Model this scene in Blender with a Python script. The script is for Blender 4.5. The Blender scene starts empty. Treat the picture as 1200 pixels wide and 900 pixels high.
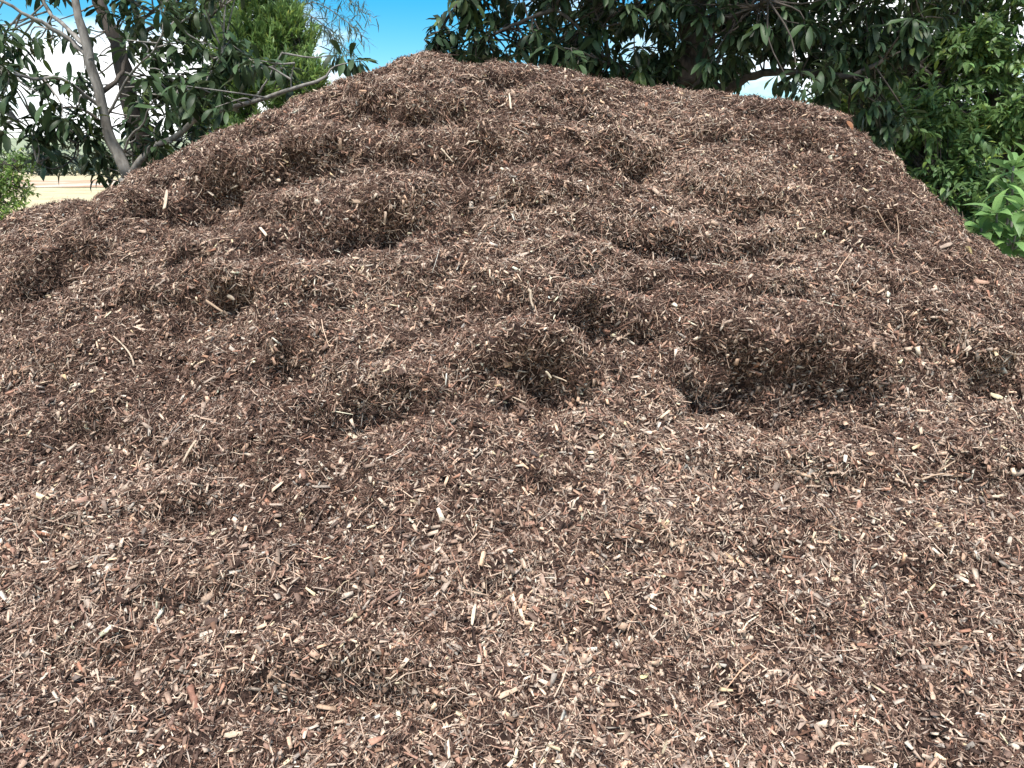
import bpy, math, random
import numpy as np
from mathutils import Vector, Matrix, Euler

R = math.radians
scene = bpy.context.scene
C = scene.collection

# ------------------------------------------------------------------ camera
EYE = 1.6
PITCH = R(16.3)
FPX = 873.0                      # focal length in pixels of a 1200 x 900 picture
cam_d = bpy.data.cameras.new('camera')
cam_d.sensor_width = 36.0
cam_d.lens = 36.0 * FPX / 1200.0
cam_d.clip_start = 0.05
cam_d.clip_end = 3000.0
cam = bpy.data.objects.new('camera', cam_d)
C.objects.link(cam)
cam.location = (0, 0, EYE)
cam.rotation_euler = (R(90) - PITCH, 0, 0)
scene.camera = cam

# ------------------------------------------------------------------ sky and sun
SUN_EL, SUN_AZ = R(63), R(188)   # azimuth clockwise from +Y
world = bpy.data.worlds.new('World')
scene.world = world
world.use_nodes = True
wt = world.node_tree
wt.nodes.clear()
wo = wt.nodes.new('ShaderNodeOutputWorld')
bg = wt.nodes.new('ShaderNodeBackground')
sky = wt.nodes.new('ShaderNodeTexSky')
sky.sky_type = 'NISHITA'
sky.sun_disc = False
sky.sun_elevation = SUN_EL
sky.sun_rotation = SUN_AZ
sky.air_density = 1.0
sky.dust_density = 0.3
sky.ozone_density = 1.5
bg.inputs['Strength'].default_value = 0.07
# broken white cloud over the whole sky
tc = wt.nodes.new('ShaderNodeTexCoord')
mp = wt.nodes.new('ShaderNodeMapping')
mp.inputs['Scale'].default_value = (1.0, 1.0, 2.2)
mp.inputs['Location'].default_value = (2.58, 0.7, 0.35)
ns = wt.nodes.new('ShaderNodeTexNoise')
ns.inputs['Scale'].default_value = 2.3
ns.inputs['Detail'].default_value = 7.0
ns.inputs['Roughness'].default_value = 0.55
rp = wt.nodes.new('ShaderNodeValToRGB')
rp.color_ramp.elements[0].position = 0.49
rp.color_ramp.elements[1].position = 0.61
mx = wt.nodes.new('ShaderNodeMix')
mx.data_type = 'RGBA'
mx.inputs[7].default_value = (5.6, 5.65, 5.75, 1.0)
wt.links.new(tc.outputs['Generated'], mp.inputs['Vector'])
wt.links.new(mp.outputs['Vector'], ns.inputs['Vector'])
wt.links.new(ns.outputs['Fac'], rp.inputs['Fac'])
wt.links.new(rp.outputs['Color'], mx.inputs[0])
hs = wt.nodes.new('ShaderNodeHueSaturation')   # the camera's vivid blue
hs.inputs['Saturation'].default_value = 1.7
hs.inputs['Value'].default_value = 0.54
hs.inputs['Hue'].default_value = 0.487
wt.links.new(sky.outputs['Color'], hs.inputs['Color'])
wt.links.new(hs.outputs['Color'], mx.inputs[6])
wt.links.new(mx.outputs[2], bg.inputs['Color'])
wt.links.new(bg.outputs['Background'], wo.inputs['Surface'])

sun_d = bpy.data.lights.new('sun', 'SUN')
sun_d.energy = 1.5
sun_d.angle = R(14)
sun_d.color = (1.0, 0.95, 0.88)
sun = bpy.data.objects.new('sun', sun_d)
C.objects.link(sun)
sd = Vector((math.sin(SUN_AZ) * math.cos(SUN_EL), math.cos(SUN_AZ) * math.cos(SUN_EL), math.sin(SUN_EL)))
sun.rotation_euler = sd.to_track_quat('Z', 'Y').to_euler()

vs = scene.view_settings
vs.view_transform = 'Standard'
vs.look = 'None'
vs.gamma = 1.0
vs.use_curve_mapping = False
vs.exposure = 2.25
scene.cycles.max_bounces = 5
scene.cycles.diffuse_bounces = 3
scene.cycles.glossy_bounces = 2
scene.cycles.transmission_bounces = 3

# ------------------------------------------------------------------ helpers
rng = np.random.default_rng(11)
random.seed(11)


def at(px, py, Y):
    """world point at depth Y (metres along +Y) seen at photo position px, py (1200 x 900)"""
    dx, dy = (px - 600.0) / FPX, (450.0 - py) / FPX
    d = np.array([dx, math.cos(PITCH) + dy * math.sin(PITCH), -math.sin(PITCH) + dy * math.cos(PITCH)])
    return np.array([0, 0, EYE]) + d * (Y / d[1])


def project(P):
    P = np.atleast_2d(P) - np.array([0, 0, EYE])
    f = P[:, 1] * math.cos(PITCH) - P[:, 2] * math.sin(PITCH)
    u = P[:, 1] * math.sin(PITCH) + P[:, 2] * math.cos(PITCH)
    f = np.where(np.abs(f) < 1e-6, 1e-6, f)
    return 600 + FPX * P[:, 0] / f, 450 - FPX * u / f, f


def tag(o, label=None, cat=None, group=None, kind=None):
    if label: o['label'] = label
    if cat: o['category'] = cat
    if group: o['group'] = group
    if kind: o['kind'] = kind
    return o


def link(name, me, parent=None):
    o = bpy.data.objects.new(name, me)
    C.objects.link(o)
    if parent is not None:
        o.parent = parent
        o.matrix_parent_inverse = Matrix.Translation(-parent.location)
    return o


def empty(name, loc):
    o = bpy.data.objects.new(name, None)
    C.objects.link(o)
    o.location = Vector([float(v) for v in loc])
    o.empty_display_size = 0.2
    return o


def np_mesh(name, V, F, mat, col=None, smooth=False):
    """V (n,3), F list of (m,k) index arrays, col (n,3) linear colours"""
    me = bpy.data.meshes.new(name)
    V = np.asarray(V, dtype=np.float32)
    if not isinstance(F, list): F = [F]
    F = [np.asarray(f, dtype=np.int32) for f in F if len(f)]
    me.vertices.add(len(V))
    me.vertices.foreach_set('co', V.ravel())
    nl = sum(f.size for f in F)
    me.loops.add(nl)
    me.loops.foreach_set('vertex_index', np.concatenate([f.ravel() for f in F]))
    tot = np.concatenate([np.full(len(f), f.shape[1], dtype=np.int32) for f in F])
    st = np.concatenate([[0], np.cumsum(tot)[:-1]]).astype(np.int32)
    me.polygons.add(len(tot))
    me.polygons.foreach_set('loop_start', st)
    me.polygons.foreach_set('loop_total', tot)
    if smooth:
        me.polygons.foreach_set('use_smooth', np.ones(len(tot), dtype=bool))
    me.update(calc_edges=True)
    if col is not None:
        a = me.color_attributes.new('tint', 'FLOAT_COLOR', 'POINT')
        c4 = np.ones((len(V), 4), dtype=np.float32)
        c4[:, :3] = col
        a.data.foreach_set('color', c4.ravel())
    if mat is not None:
        me.materials.append(mat)
    return me


def _hash(ix, iy, iz, seed):
    h = (ix.astype(np.uint32) * np.uint32(374761393) + iy.astype(np.uint32) * np.uint32(668265263)
         + iz.astype(np.uint32) * np.uint32(2147483647 - 1640531) + np.uint32(seed * 974711 % 2**32))
    h = (h ^ (h >> np.uint32(13))) * np.uint32(1274126177)
    h = (h ^ (h >> np.uint32(16))) * np.uint32(2246822519)
    return h ^ (h >> np.uint32(13))


_G = np.random.default_rng(3).normal(size=(256, 3))
_G /= np.linalg.norm(_G, axis=1)[:, None]


def perlin(P, freq, seed=0):
    P = np.asarray(P, dtype=np.float64) * freq + 1000.0 + seed * 7.31
    i = np.floor(P).astype(np.int64)
    f = P - i
    w = f * f * f * (f * (f * 6 - 15) + 10)
    out = 0
    for cx in (0, 1):
        for cy in (0, 1):
            for cz in (0, 1):
                g = _G[_hash(i[:, 0] + cx, i[:, 1] + cy, i[:, 2] + cz, seed) & np.uint32(255)]
                d = ((f - np.array([cx, cy, cz])) * g).sum(1)
                ww = (w[:, 0] if cx else 1 - w[:, 0]) * (w[:, 1] if cy else 1 - w[:, 1]) * (w[:, 2] if cz else 1 - w[:, 2])
                out = out + d * ww
    return out * 1.5


# ------------------------------------------------------------------ materials
def new_mat(name):
    m = bpy.data.materials.new(name)
    m.use_nodes = True
    nt = m.node_tree
    return m, nt, nt.nodes['Principled BSDF']


def noise_node(nt, scale, detail=4, rough=0.6, coord='Object', stretch=None):
    t = nt.nodes.new('ShaderNodeTexCoord')
    n = nt.nodes.new('ShaderNodeTexNoise')
    n.inputs['Scale'].default_value = scale
    n.inputs['Detail'].default_value = detail
    n.inputs['Roughness'].default_value = rough
    if stretch:
        mpn = nt.nodes.new('ShaderNodeMapping')
        mpn.inputs['Scale'].default_value = stretch
        nt.links.new(t.outputs[coord], mpn.inputs['Vector'])
        nt.links.new(mpn.outputs['Vector'], n.inputs['Vector'])
    else:
        nt.links.new(t.outputs[coord], n.inputs['Vector'])
    return n


def ramp(nt, src, stops):
    r = nt.nodes.new('ShaderNodeValToRGB')
    e = r.color_ramp.elements
    while len(e) < len(stops): e.new(0.5)
    for k, (p, c) in enumerate(stops):
        e[k].position = p
        e[k].color = (*c, 1)
    nt.links.new(src, r.inputs['Fac'])
    return r


def mul(nt, a, b, fac=1.0):
    m = nt.nodes.new('ShaderNodeMix')
    m.data_type = 'RGBA'
    m.blend_type = 'MULTIPLY'
    m.inputs[0].default_value = fac
    nt.links.new(a, m.inputs[6])
    nt.links.new(b, m.inputs[7])
    return m.outputs[2]


def bump(nt, bsdf, src, strength, dist):
    b = nt.nodes.new('ShaderNodeBump')
    b.inputs['Strength'].default_value = strength
    b.inputs['Distance'].default_value = dist
    nt.links.new(src, b.inputs['Height'])
    nt.links.new(b.outputs['Normal'], bsdf.inputs['Normal'])


def ramp_mat(name, scale, stops, rough=0.9, bs=0.4, bd=0.01, stretch=None, detail=6):
    m, nt, b = new_mat(name)
    n = noise_node(nt, scale, detail, 0.62, 'Object', stretch)
    r = ramp(nt, n.outputs['Fac'], stops)
    nt.links.new(r.outputs['Color'], b.inputs['Base Color'])
    b.inputs['Roughness'].default_value = rough
    b.inputs['Specular IOR Level'].default_value = 0.25
    bump(nt, b, n.outputs['Fac'], bs, bd)
    return m


def tint_mat(name, rough=0.85, grain=140.0, lo=0.62, spec=0.2, transl=0.0, bd=0.002):
    """colour of each piece from its own 'tint', broken up by a fine grain"""
    m, nt, b = new_mat(name)
    a = nt.nodes.new('ShaderNodeAttribute')
    a.attribute_name = 'tint'
    n = noise_node(nt, grain, 3, 0.6)
    r = ramp(nt, n.outputs['Fac'], [(0.3, (lo, lo, lo)), (0.7, (1.15, 1.15, 1.15))])
    c = mul(nt, a.outputs['Color'], r.outputs['Color'])
    nt.links.new(c, b.inputs['Base Color'])
    b.inputs['Roughness'].default_value = rough
    b.inputs['Specular IOR Level'].default_value = spec
    if bd: bump(nt, b, n.outputs['Fac'], 0.35, bd)
    if transl:
        t = nt.nodes.new('ShaderNodeBsdfTranslucent')
        nt.links.new(c, t.inputs['Color'])
        ms = nt.nodes.new('ShaderNodeMixShader')
        ms.inputs[0].default_value = transl
        out = nt.nodes['Material Output']
        nt.links.new(b.outputs[0], ms.inputs[1])
        nt.links.new(t.outputs[0], ms.inputs[2])
        nt.links.new(ms.outputs[0], out.inputs['Surface'])
    return m


M_heap = ramp_mat('damp_mulch', 60, [(0.3, (0.011, 0.007, 0.005)), (0.5, (0.032, 0.018, 0.014)), (0.7, (0.08, 0.048, 0.037))], 0.95, 0.8, 0.01)
M_chip = tint_mat('wood_chip', 0.88, 160, 0.7, 0.15)
M_leaf = tint_mat('loquat_leaf', 0.5, 30, 0.8, 0.3, 0.15, 0.003)
M_soft = tint_mat('soft_leaf', 0.45, 30, 0.8, 0.4, 0.35, 0.002)
M_bark_grey = ramp_mat('grey_bark', 22, [(0.3, (0.10, 0.09, 0.08)), (0.55, (0.24, 0.22, 0.20)), (0.75, (0.36, 0.34, 0.31))], 0.9, 0.5, 0.006, (1, 1, 0.35))
M_bark_dark = ramp_mat('dark_bark', 18, [(0.3, (0.035, 0.03, 0.026)), (0.6, (0.09, 0.075, 0.065)), (0.8, (0.16, 0.14, 0.12))], 0.92, 0.6, 0.01, (1, 1, 0.3))
M_ground = ramp_mat('dry_grass', 0.35, [(0.3, (0.30, 0.24, 0.12)), (0.5, (0.52, 0.44, 0.28)), (0.72, (0.36, 0.33, 0.17))], 0.95, 0.5, 0.05)
M_soil = ramp_mat('orange_soil', 0.22, [(0.3, (0.46, 0.25, 0.15)), (0.48, (0.44, 0.30, 0.20)), (0.6, (0.55, 0.50, 0.42)), (0.75, (0.32, 0.34, 0.24))], 0.95, 0.3, 0.05, (1, 0.35, 1))
M_hill = ramp_mat('grassy_hill', 0.03, [(0.3, (0.16, 0.19, 0.12)), (0.5, (0.24, 0.27, 0.17)), (0.72, (0.32, 0.33, 0.22))], 0.95, 0.2, 0.5)

# ------------------------------------------------------------------ ground, far land
def grid_mesh(name, xs, ys, zf, mat):
    X, Y = np.meshgrid(xs, ys)
    V = np.stack([X.ravel(), Y.ravel(), zf(X.ravel(), Y.ravel())], 1)
    nx, ny = len(xs), len(ys)
    i = (np.arange(ny - 1)[:, None] * nx + np.arange(nx - 1)[None]).ravel()
    return np_mesh(name, V, np.stack([i, i + 1, i + 1 + nx, i + nx], 1), mat, smooth=True)


g = link('ground', grid_mesh('ground', np.array([-900, -300, -60, 0, 60, 300, 900.]), np.array([-300, -40, 0, 30, 120, 400, 1500.]), lambda x, y: x * 0, M_ground))
tag(g, 'dry tan grass field stretching away behind the mulch heap', 'ground', kind='structure')


def hill_z(x, y):
    P = np.stack([x, y, x * 0], 1)
    t = np.clip((y - 230) / 170, 0, 1)
    s = t * t * (3 - 2 * t)
    return -0.5 + s * (15 + 6 * perlin(P, 0.006, 5) + 2.0 * perlin(P, 0.02, 6))


h = link('hills', grid_mesh('hills', np.linspace(-900, 900, 121), np.linspace(230, 700, 40), hill_z, M_hill))
tag(h, 'low green hills on the horizon', 'hill', kind='structure')

xs = np.linspace(-95, -8, 40)
ys = np.linspace(60, 92, 14)
s = grid_mesh('bare_soil', xs, ys, lambda x, y: 0.004 + 0.12 * np.clip(perlin(np.stack([x, y, x * 0], 1), 0.2, 9) + 0.1, 0, 1) , M_soil)
tag(link('bare_soil', s), 'strip of bare orange soil across the dry field', 'soil', kind='structure')

# ------------------------------------------------------------------ the heap: shape
#HEAP-BEGIN
# crest line of the heap: x, y, z in metres
CREST = None
SIL = [(-260, 330), (-150, 300), (0, 255), (30, 243), (60, 235), (80, 231), (100, 237), (130, 215), (165, 198), (200, 180), (260, 150), (330, 122), (380, 100), (430, 82), (465, 68),
       (500, 58), (520, 64), (545, 75), (580, 72), (600, 71), (640, 76), (700, 90), (760, 100), (830, 105), (880, 112), (940, 120),
       (980, 126), (1010, 150), (1050, 185), (1100, 232), (1150, 272), (1200, 310), (1300, 395), (1420, 500), (1600, 620)]
YC_T = ([-300, 0, 200, 500, 800, 980, 1100, 1200, 1400, 1600], [4.7, 4.55, 4.5, 4.4, 4.4, 4.35, 4.2, 4.1, 4.0, 4.0])
FOOT = 1.0
PT = np.array([-0.5, 0, 0.12, 0.25, 0.40, 0.55, 0.68, 0.82, 0.93, 1.0, 1.06, 1.15, 1.5, 1.9, 2.3])
PZ = np.array([0, 0.0, 0.055, 0.145, 0.27, 0.42, 0.60, 0.81, 0.945, 1.0, 1.0, 0.95, 0.62, 0.2, -0.1])
CORR = np.array([-0.012, -0.028, -0.035, -0.032, -0.026, -0.028, -0.047, -0.058, -0.036, -0.009, -0.024, -0.030, -0.027, -0.030, -0.032, -0.017, -0.014, -0.014, -0.006, 0.004, 0.008, -0.001, -0.002, 0.007, 0.003, 0.003, 0.008, 0.010, 0.004, 0.001, 0.014, 0.014, -0.002, -0.012, -0.010, -0.011, -0.015, -0.005, 0.003, 0.014, 0.025, 0.022, 0.007, -0.012, -0.017, -0.014, -0.013, -0.030, -0.056, -0.050, -0.038, -0.021, -0.034, -0.049, -0.053, -0.040, -0.062, -0.113, -0.117, -0.042, -0.019])
# lumps and hollows left by the loader: photo place on the heap, half width and half height in metres, depth, turn, kind
# b bulge, p hollow, l ledge with a hollow under it
LUMPS = [
    (265, 222, .44, .11, .11, -6, 'l'), (395, 270, .36, .11, .11, 2, 'l'), (470, 262, .16, .12, .10, -10, 'l'), (547, 258, .05, .24, -.10, 8, 'p'),
    (160, 250, .20, .08, .08, 10, 'l'), (215, 330, .30, .16, .08, 0, 'b'), (275, 352, .10, .07, .10, 0, 'l'), (205, 398, .12, .17, -.10, -30, 'p'),
    (95, 300, .30, .12, .06, 5, 'b'), (40, 335, .20, .09, .10, 10, 'l'), (350, 335, .30, .12, .07, 0, 'b'), (440, 312, .3, .10, .05, 0, 'b'),
    (345, 425, .15, .12, .10, 0, 'l'), (455, 462, .24, .10, .11, -6, 'l'), (380, 500, .22, .09, -.08, 20, 'p'), (300, 520, .18, .10, .08, 0, 'b'),
    (90, 500, .16, .12, .08, 0, 'l'), (70, 425, .24, .12, .06, 0, 'b'), (150, 470, .12, .12, .05, 0, 'b'),
    (640, 448, .15, .12, .14, 10, 'l'), (600, 440, .30, .11, .07, -6, 'l'), (690, 408, .07, .12, -.10, 10, 'p'), (700, 385, .2, .1, .08, 0, 'l'),
    (600, 330, .28, .18, .08, 0, 'b'), (620, 355, .10, .08, .05, 0, 'l'), (740, 462, .24, .12, .10, 0, 'b'),
    (915, 432, .62, .19, .15, 0, 'l'), (835, 425, .16, .12, .06, 8, 'l'), (990, 440, .2, .12, .05, -4, 'l'), (1050, 395, .14, .10, .06, -18, 'l'), (900, 470, .5, .08, -.07, -3, 'p'),
    (870, 345, .42, .14, .09, 0, 'b'), (745, 285, .11, .13, -.11, 0, 'p'), (742, 190, .16, .10, .11, 0, 'l'), (800, 290, .2, .1, .06, 0, 'l'),
    (575, 98, .20, .07, .10, 0, 'l'), (500, 120, .22, .15, .06, 0, 'b'), (430, 180, .2, .1, .06, 0, 'l'), (640, 230, .3, .16, .06, 0, 'b'),
    (880, 240, .18, .09, .08, 0, 'l'), (960, 250, .16, .10, .05, 0, 'b'), (1048, 262, .12, .10, .06, -25, 'l'), (1130, 330, .20, .09, .04, 14, 'l'),
    (1140, 428, .10, .07, .11, 0, 'l'), (1100, 385, .2, .08, .06, 0, 'b'), (1170, 450, .16, .09, .06, 0, 'l'), (830, 160, .25, .1, .06, 0, 'l'),
    (1010, 560, .22, .09, .06, 0, 'l'), (880, 545, .18, .06, .05, 0, 'l'), (1180, 560, .16, .12, .06, 0, 'l'), (640, 560, .2, .1, .06, 0, 'b'),
    (380, 600, .06, .16, -.05, -20, 'p'), (520, 590, .2, .1, .05, 0, 'b'), (200, 600, .2, .08, .06, 0, 'l'), (60, 620, .12, .1, .05, 0, 'l'),
    (450, 795, .17, .065, .14, -14, 'l'), (385, 850, .07, .10, -.11, -30, 'p'), (330, 800, .12, .08, .09, 10, 'l'), (240, 700, .16, .07, .05, 5, 'l'), (760, 640, .2, .08, .05, -6, 'l'), (560, 680, .16, .07, .05, 8, 'l'), (1080, 660, .16, .07, .05, 0, 'l'), (110, 760, .14, .06, .05, 0, 'l'), (850, 800, .14, .06, .05, 0, 'l'), (420, 720, .1, .1, -.04, 0, 'p'), (690, 735, .16, .08, .04, 0, 'l'),
    (900, 640, .2, .08, .04, 0, 'l'), (960, 730, .12, .05, .05, 0, 'l'), (330, 700, .2, .1, .03, 0, 'b'), (240, 780, .1, .06, .03, 0, 'l'),
    (300, 190, .3, .1, .06, 0, 'b'), (450, 130, .1, .1, .05, 0, 'l'), (680, 130, .2, .07, .06, 0, 'l'), (920, 165, .2, .07, .05, 0, 'b'),
    (78, 236, .10, .08, .05, 0, 'b'), (1000, 330, .2, .12, .06, 0, 'b'), (560, 180, .2, .1, .05, 0, 'l'), (700, 320, .16, .09, .06, 0, 'l'),
]


def crest_tables(corr):
    px = np.linspace(-260, 1600, 373)
    py = np.interp(px, [p[0] for p in SIL], [p[1] for p in SIL])
    yc = np.interp(px, *YC_T)
    P = np.array([at(a, b, c) for a, b, c in zip(px, py, yc)])
    k = np.interp(px, np.linspace(-60, 1260, len(corr)), corr)
    return P[:, 0], P[:, 1], P[:, 2] + k


_t = np.linspace(-0.5, 2.4, 600)
_z = np.interp(_t, PT, PZ)
_k = np.exp(-np.linspace(-2.2, 2.2, 41) ** 2)
_z = np.convolve(np.pad(_z, 20, mode='edge'), _k / _k.sum(), mode='valid')


def base_z(x, y):
    H = np.interp(x, CX, CZ)
    H = H * np.clip(1 - (np.abs(x) - 5.2) / 2.0, 0, 1)          # the ends fall away
    yc = np.interp(x, CX, CY)
    t = (y - FOOT) / (yc - FOOT)
    return np.maximum(H, 0.0) * np.interp(t, _t, _z)


CX, CY, CZ = crest_tables(CORR)


def base_n(x, y, e=0.12):
    gx = (base_z(x + e, y) - base_z(x - e, y)) / (2 * e)
    gy = (base_z(x, y + e) - base_z(x, y - e)) / (2 * e)
    n = np.stack([-gx, -gy, np.ones_like(gx)], 1)
    return n / np.linalg.norm(n, axis=1)[:, None]


def base_hit(px, py):
    """where a line of sight first meets the smooth heap"""
    d = at(px, py, 1.0) - np.array([0, 0, EYE])
    ts = np.linspace(0.8, 6.5, 1200)
    Pt = np.array([0, 0, EYE]) + ts[:, None] * d
    below = Pt[:, 2] < base_z(Pt[:, 0], Pt[:, 1])
    k = int(np.argmax(below)) if below.any() else int(np.argmin(Pt[:, 2] - base_z(Pt[:, 0], Pt[:, 1])))
    return Pt[k]


def heap_points(x, y):
    z = base_z(x, y)
    P = np.stack([x, y, z], 1)
    n = base_n(x, y)
    d = np.zeros(len(x))
    rag1 = perlin(P, 5.0, 41) + .6 * perlin(P, 11.0, 42)
    rag2 = perlin(P, 5.0, 43) + .6 * perlin(P, 11.0, 44)
    for (px, py, rx, rs, a, turn, kind) in LUMPS:
        c = base_hit(px, py)
        cn = base_n(np.array([c[0]]), np.array([c[1]]))[0]
        ux = np.cross(np.array([0, 1.0, 0]), cn); ux /= np.linalg.norm(ux)
        us = np.cross(cn, ux)                                    # up the slope
        ct, st_ = math.cos(R(turn)), math.sin(R(turn))
        q = P - c
        a1, b1 = q @ ux, q @ us
        if us[2] < 0: b1 = -b1
        u = (a1 * ct + b1 * st_) / rx
        v = (-a1 * st_ + b1 * ct) / rs
        u = u + rag1 * 0.5
        v = v + rag2 * 0.55
        e = np.exp(-(u * u + v * v))
        d += a * 2.6 * e * np.clip(v, -1.3, 1.3) if kind == 'l' else a * 1.35 * e
    w = np.stack([x, y * 0.8, z * 1.15], 1)
    warp = np.stack([perlin(w, 2.3, 21), perlin(w, 2.3, 22), perlin(w, 2.3, 23)], 1)
    w2 = w + 0.10 * warp
    bl = lambda f, sd_: np.abs(perlin(w2, f, sd_)) * 2 - 0.45
    fine = 0.07 * perlin(w2, 1.7, 31) + 0.045 * bl(3.6, 32) + 0.042 * bl(7.5, 33) + 0.022 * perlin(w2, 12, 36) + 0.022 * bl(17, 34) + 0.014 * perlin(w2, 26, 35)
    # slumped banks: going up, a quick step out and then a gentle top
    for (rise, amp, sd_) in ((0.34, 0.105, 61), (0.16, 0.065, 64)):
        ph = z / rise + 1.1 * perlin(w, 1.3, sd_) + .5 * perlin(w, 3.2, sd_ + 1) + .16 * perlin(w, 9.0, sd_ + 2)
        fr = ph - np.floor(ph)
        saw = np.where(fr < .16, fr / .16, 1 - (fr - .16) / .84) - .5
        mask = np.clip(.5 + 1.4 * perlin(w, 1.7, sd_ + 9), 0, 1) * np.clip((z - .35) / .5, .15, 1) * np.clip(1 - (x - 1.7) / .6, .3, 1)
        d += amp * saw * mask
    calm = np.clip((z - 0.05) / 0.6, 0.75, 1)                   # the trampled foot is flatter
    d += fine * calm
    yc = np.interp(x, CX, CY)
    d *= np.where(y > yc - 0.25, np.clip(1 - (y - yc + 0.25) / 0.5, 0.45, 1), 1)
    d *= np.clip(z / 0.12, 0.1, 1)
    n = n * np.array([1, 1, 0.75])
    return P + n * d[:, None]


#HEAP-END

gx = np.arange(-6.2, 6.21, 0.028)
gy = np.arange(0.85, 8.4, 0.026)
GX, GY = np.meshgrid(gx, gy)
HP = heap_points(GX.ravel(), GY.ravel())
nx_, ny_ = len(gx), len(gy)
HV = HP.reshape(ny_, nx_, 3)


def vertex_normals(A):
    du = np.gradient(A, axis=1)
    dv = np.gradient(A, axis=0)
    n = np.cross(du, dv)
    return n / (np.linalg.norm(n, axis=2)[:, :, None] + 1e-9)


HN = vertex_normals(HV)


def blur(A, r):
    for ax in (0, 1):
        acc = 0
        for k in range(-r, r + 1):
            acc = acc + np.roll(A, k, axis=ax)
        A = acc / (2 * r + 1)
    return A


HNS = blur(HN, 1)
HNS /= np.linalg.norm(HNS, axis=2)[:, :, None] + 1e-9
i_ = (np.arange(ny_ - 1)[:, None] * nx_ + np.arange(nx_ - 1)[None]).ravel()
HQ = np.stack([i_, i_ + 1, i_ + 1 + nx_, i_ + nx_], 1)
zq = HP[HQ][:, :, 2].max(1)

heap = empty('mulch_heap', (0, 4.4, 0))
tag(heap, 'tall heap of shredded brown wood mulch with dug hollows and a ridged crest', 'mulch heap')
core = link('mulch_core', np_mesh('mulch_core', HP, HQ[zq > 0.004], M_heap, smooth=True), heap)


def surf(px, py):
    """point and normal of the heap surface seen at photo place px, py"""
    u, v, f = PROJ
    d2 = (u - px) ** 2 + (v - py) ** 2
    cand = np.where(d2 < 144)[0]
    if len(cand) == 0:
        k = int(np.argmin(d2))
    else:
        near = f[cand].min()
        cand = cand[f[cand] < near + 0.25]
        k = cand[int(np.argmin(d2[cand]))]
    return HP[k], HNS.reshape(-1, 3)[k]


PROJ = project(HP)

# ------------------------------------------------------------------ the heap: chips and shreds
QA = HP[HQ]
e1, e2 = QA[:, 1] - QA[:, 0], QA[:, 3] - QA[:, 0]
QAREA = np.linalg.norm(np.cross(e1, e2), axis=1)
QC = QA.mean(1)
QN = HN.reshape(-1, 3)[HQ].mean(1)
ycq = np.interp(QC[:, 0], CX, CY)
u, v, f = project(QC)
inside = (u > -30) & (u < 1230) & (v < 930)
near_by = (np.abs(QC[:, 0]) < 0.72 * f + 0.9) & (v < 1300) & (f > 0.5)
wq = QAREA * np.where(inside, 1.0, np.where(near_by, 0.6, 0.06))
wq *= np.where(QC[:, 1] > ycq + 0.30, np.where(QC[:, 1] > ycq + 0.9, 0.05, 0.3), 1.0)
wq *= np.clip((QC[:, 2] + 0.02) / 0.04, 0, 1)
# what faces the camera counts more than what it cannot see
facing = -(QN * (QC - np.array([0, 0, EYE]))).sum(1)
wq *= np.where(facing < -0.6, 0.35, 1.0)
CDF = np.cumsum(wq); CDF /= CDF[-1]


def sample_surface(n):
    k = np.searchsorted(CDF, rng.random(n))
    a, b = rng.random(n)[:, None], rng.random(n)[:, None]
    q = HQ[k]
    P = HP[q]; N = HNS.reshape(-1, 3)[q]
    lerp = lambda A: (A[:, 0] * (1 - a) + A[:, 1] * a) * (1 - b) + (A[:, 3] * (1 - a) + A[:, 2] * a) * b
    nn = lerp(N)
    return lerp(P), nn / np.linalg.norm(nn, axis=1)[:, None]


def frames(N, tilt_sd):
    """random frames lying on the surface: long axis, cross axis, up"""
    n = len(N)
    rv = rng.normal(size=(n, 3))
    L = rv - (rv * N).sum(1)[:, None] * N
    L /= np.linalg.norm(L, axis=1)[:, None]
    B = np.cross(N, L)
    t1 = rng.normal(0, tilt_sd, n)[:, None]
    L2 = L * np.cos(t1) + N * np.sin(t1)
    N2 = N * np.cos(t1) - L * np.sin(t1)
    t2 = rng.normal(0, tilt_sd * 1.2, n)[:, None]
    B2 = B * np.cos(t2) + N2 * np.sin(t2)
    N3 = N2 * np.cos(t2) - B * np.sin(t2)
    return L2, B2, N3


PAL = np.array([
    (0.050, 0.028, 0.021), (0.110, 0.065, 0.048), (0.205, 0.130, 0.097), (0.33, 0.226, 0.170),
    (0.47, 0.342, 0.258), (0.59, 0.452, 0.345), (0.68, 0.55, 0.425), (0.33, 0.190, 0.138), (0.32, 0.25, 0.20), (0.64, 0.515, 0.34)])
# dry spills and bulge light (+), damp cut banks and hollow shade (-), painted into chip colour: photo place, half width and half height in metres
DRY_SHADE = [(880, 560, .9, .35, .35), (740, 480, .30, .2, .30), (1120, 420, .4, .25, .30), (350, 330, .45, .16, .30), (450, 450, .22, .1, .25), (900, 780, .8, .4, .28), (150, 300, .4, .12, .2),
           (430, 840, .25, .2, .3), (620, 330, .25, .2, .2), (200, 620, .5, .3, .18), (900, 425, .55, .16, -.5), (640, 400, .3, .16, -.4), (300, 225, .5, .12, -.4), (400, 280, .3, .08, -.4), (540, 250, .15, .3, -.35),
           (380, 520, .3, .14, -.4), (200, 390, .15, .2, -.35), (640, 90, .4, .1, -.2), (760, 250, .2, .2, -.3), (360, 790, .32, .2, -.4), (60, 520, .2, .2, -.25), (980, 620, .15, .1, -.2), (520, 610, .3, .12, -.25)]


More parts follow.
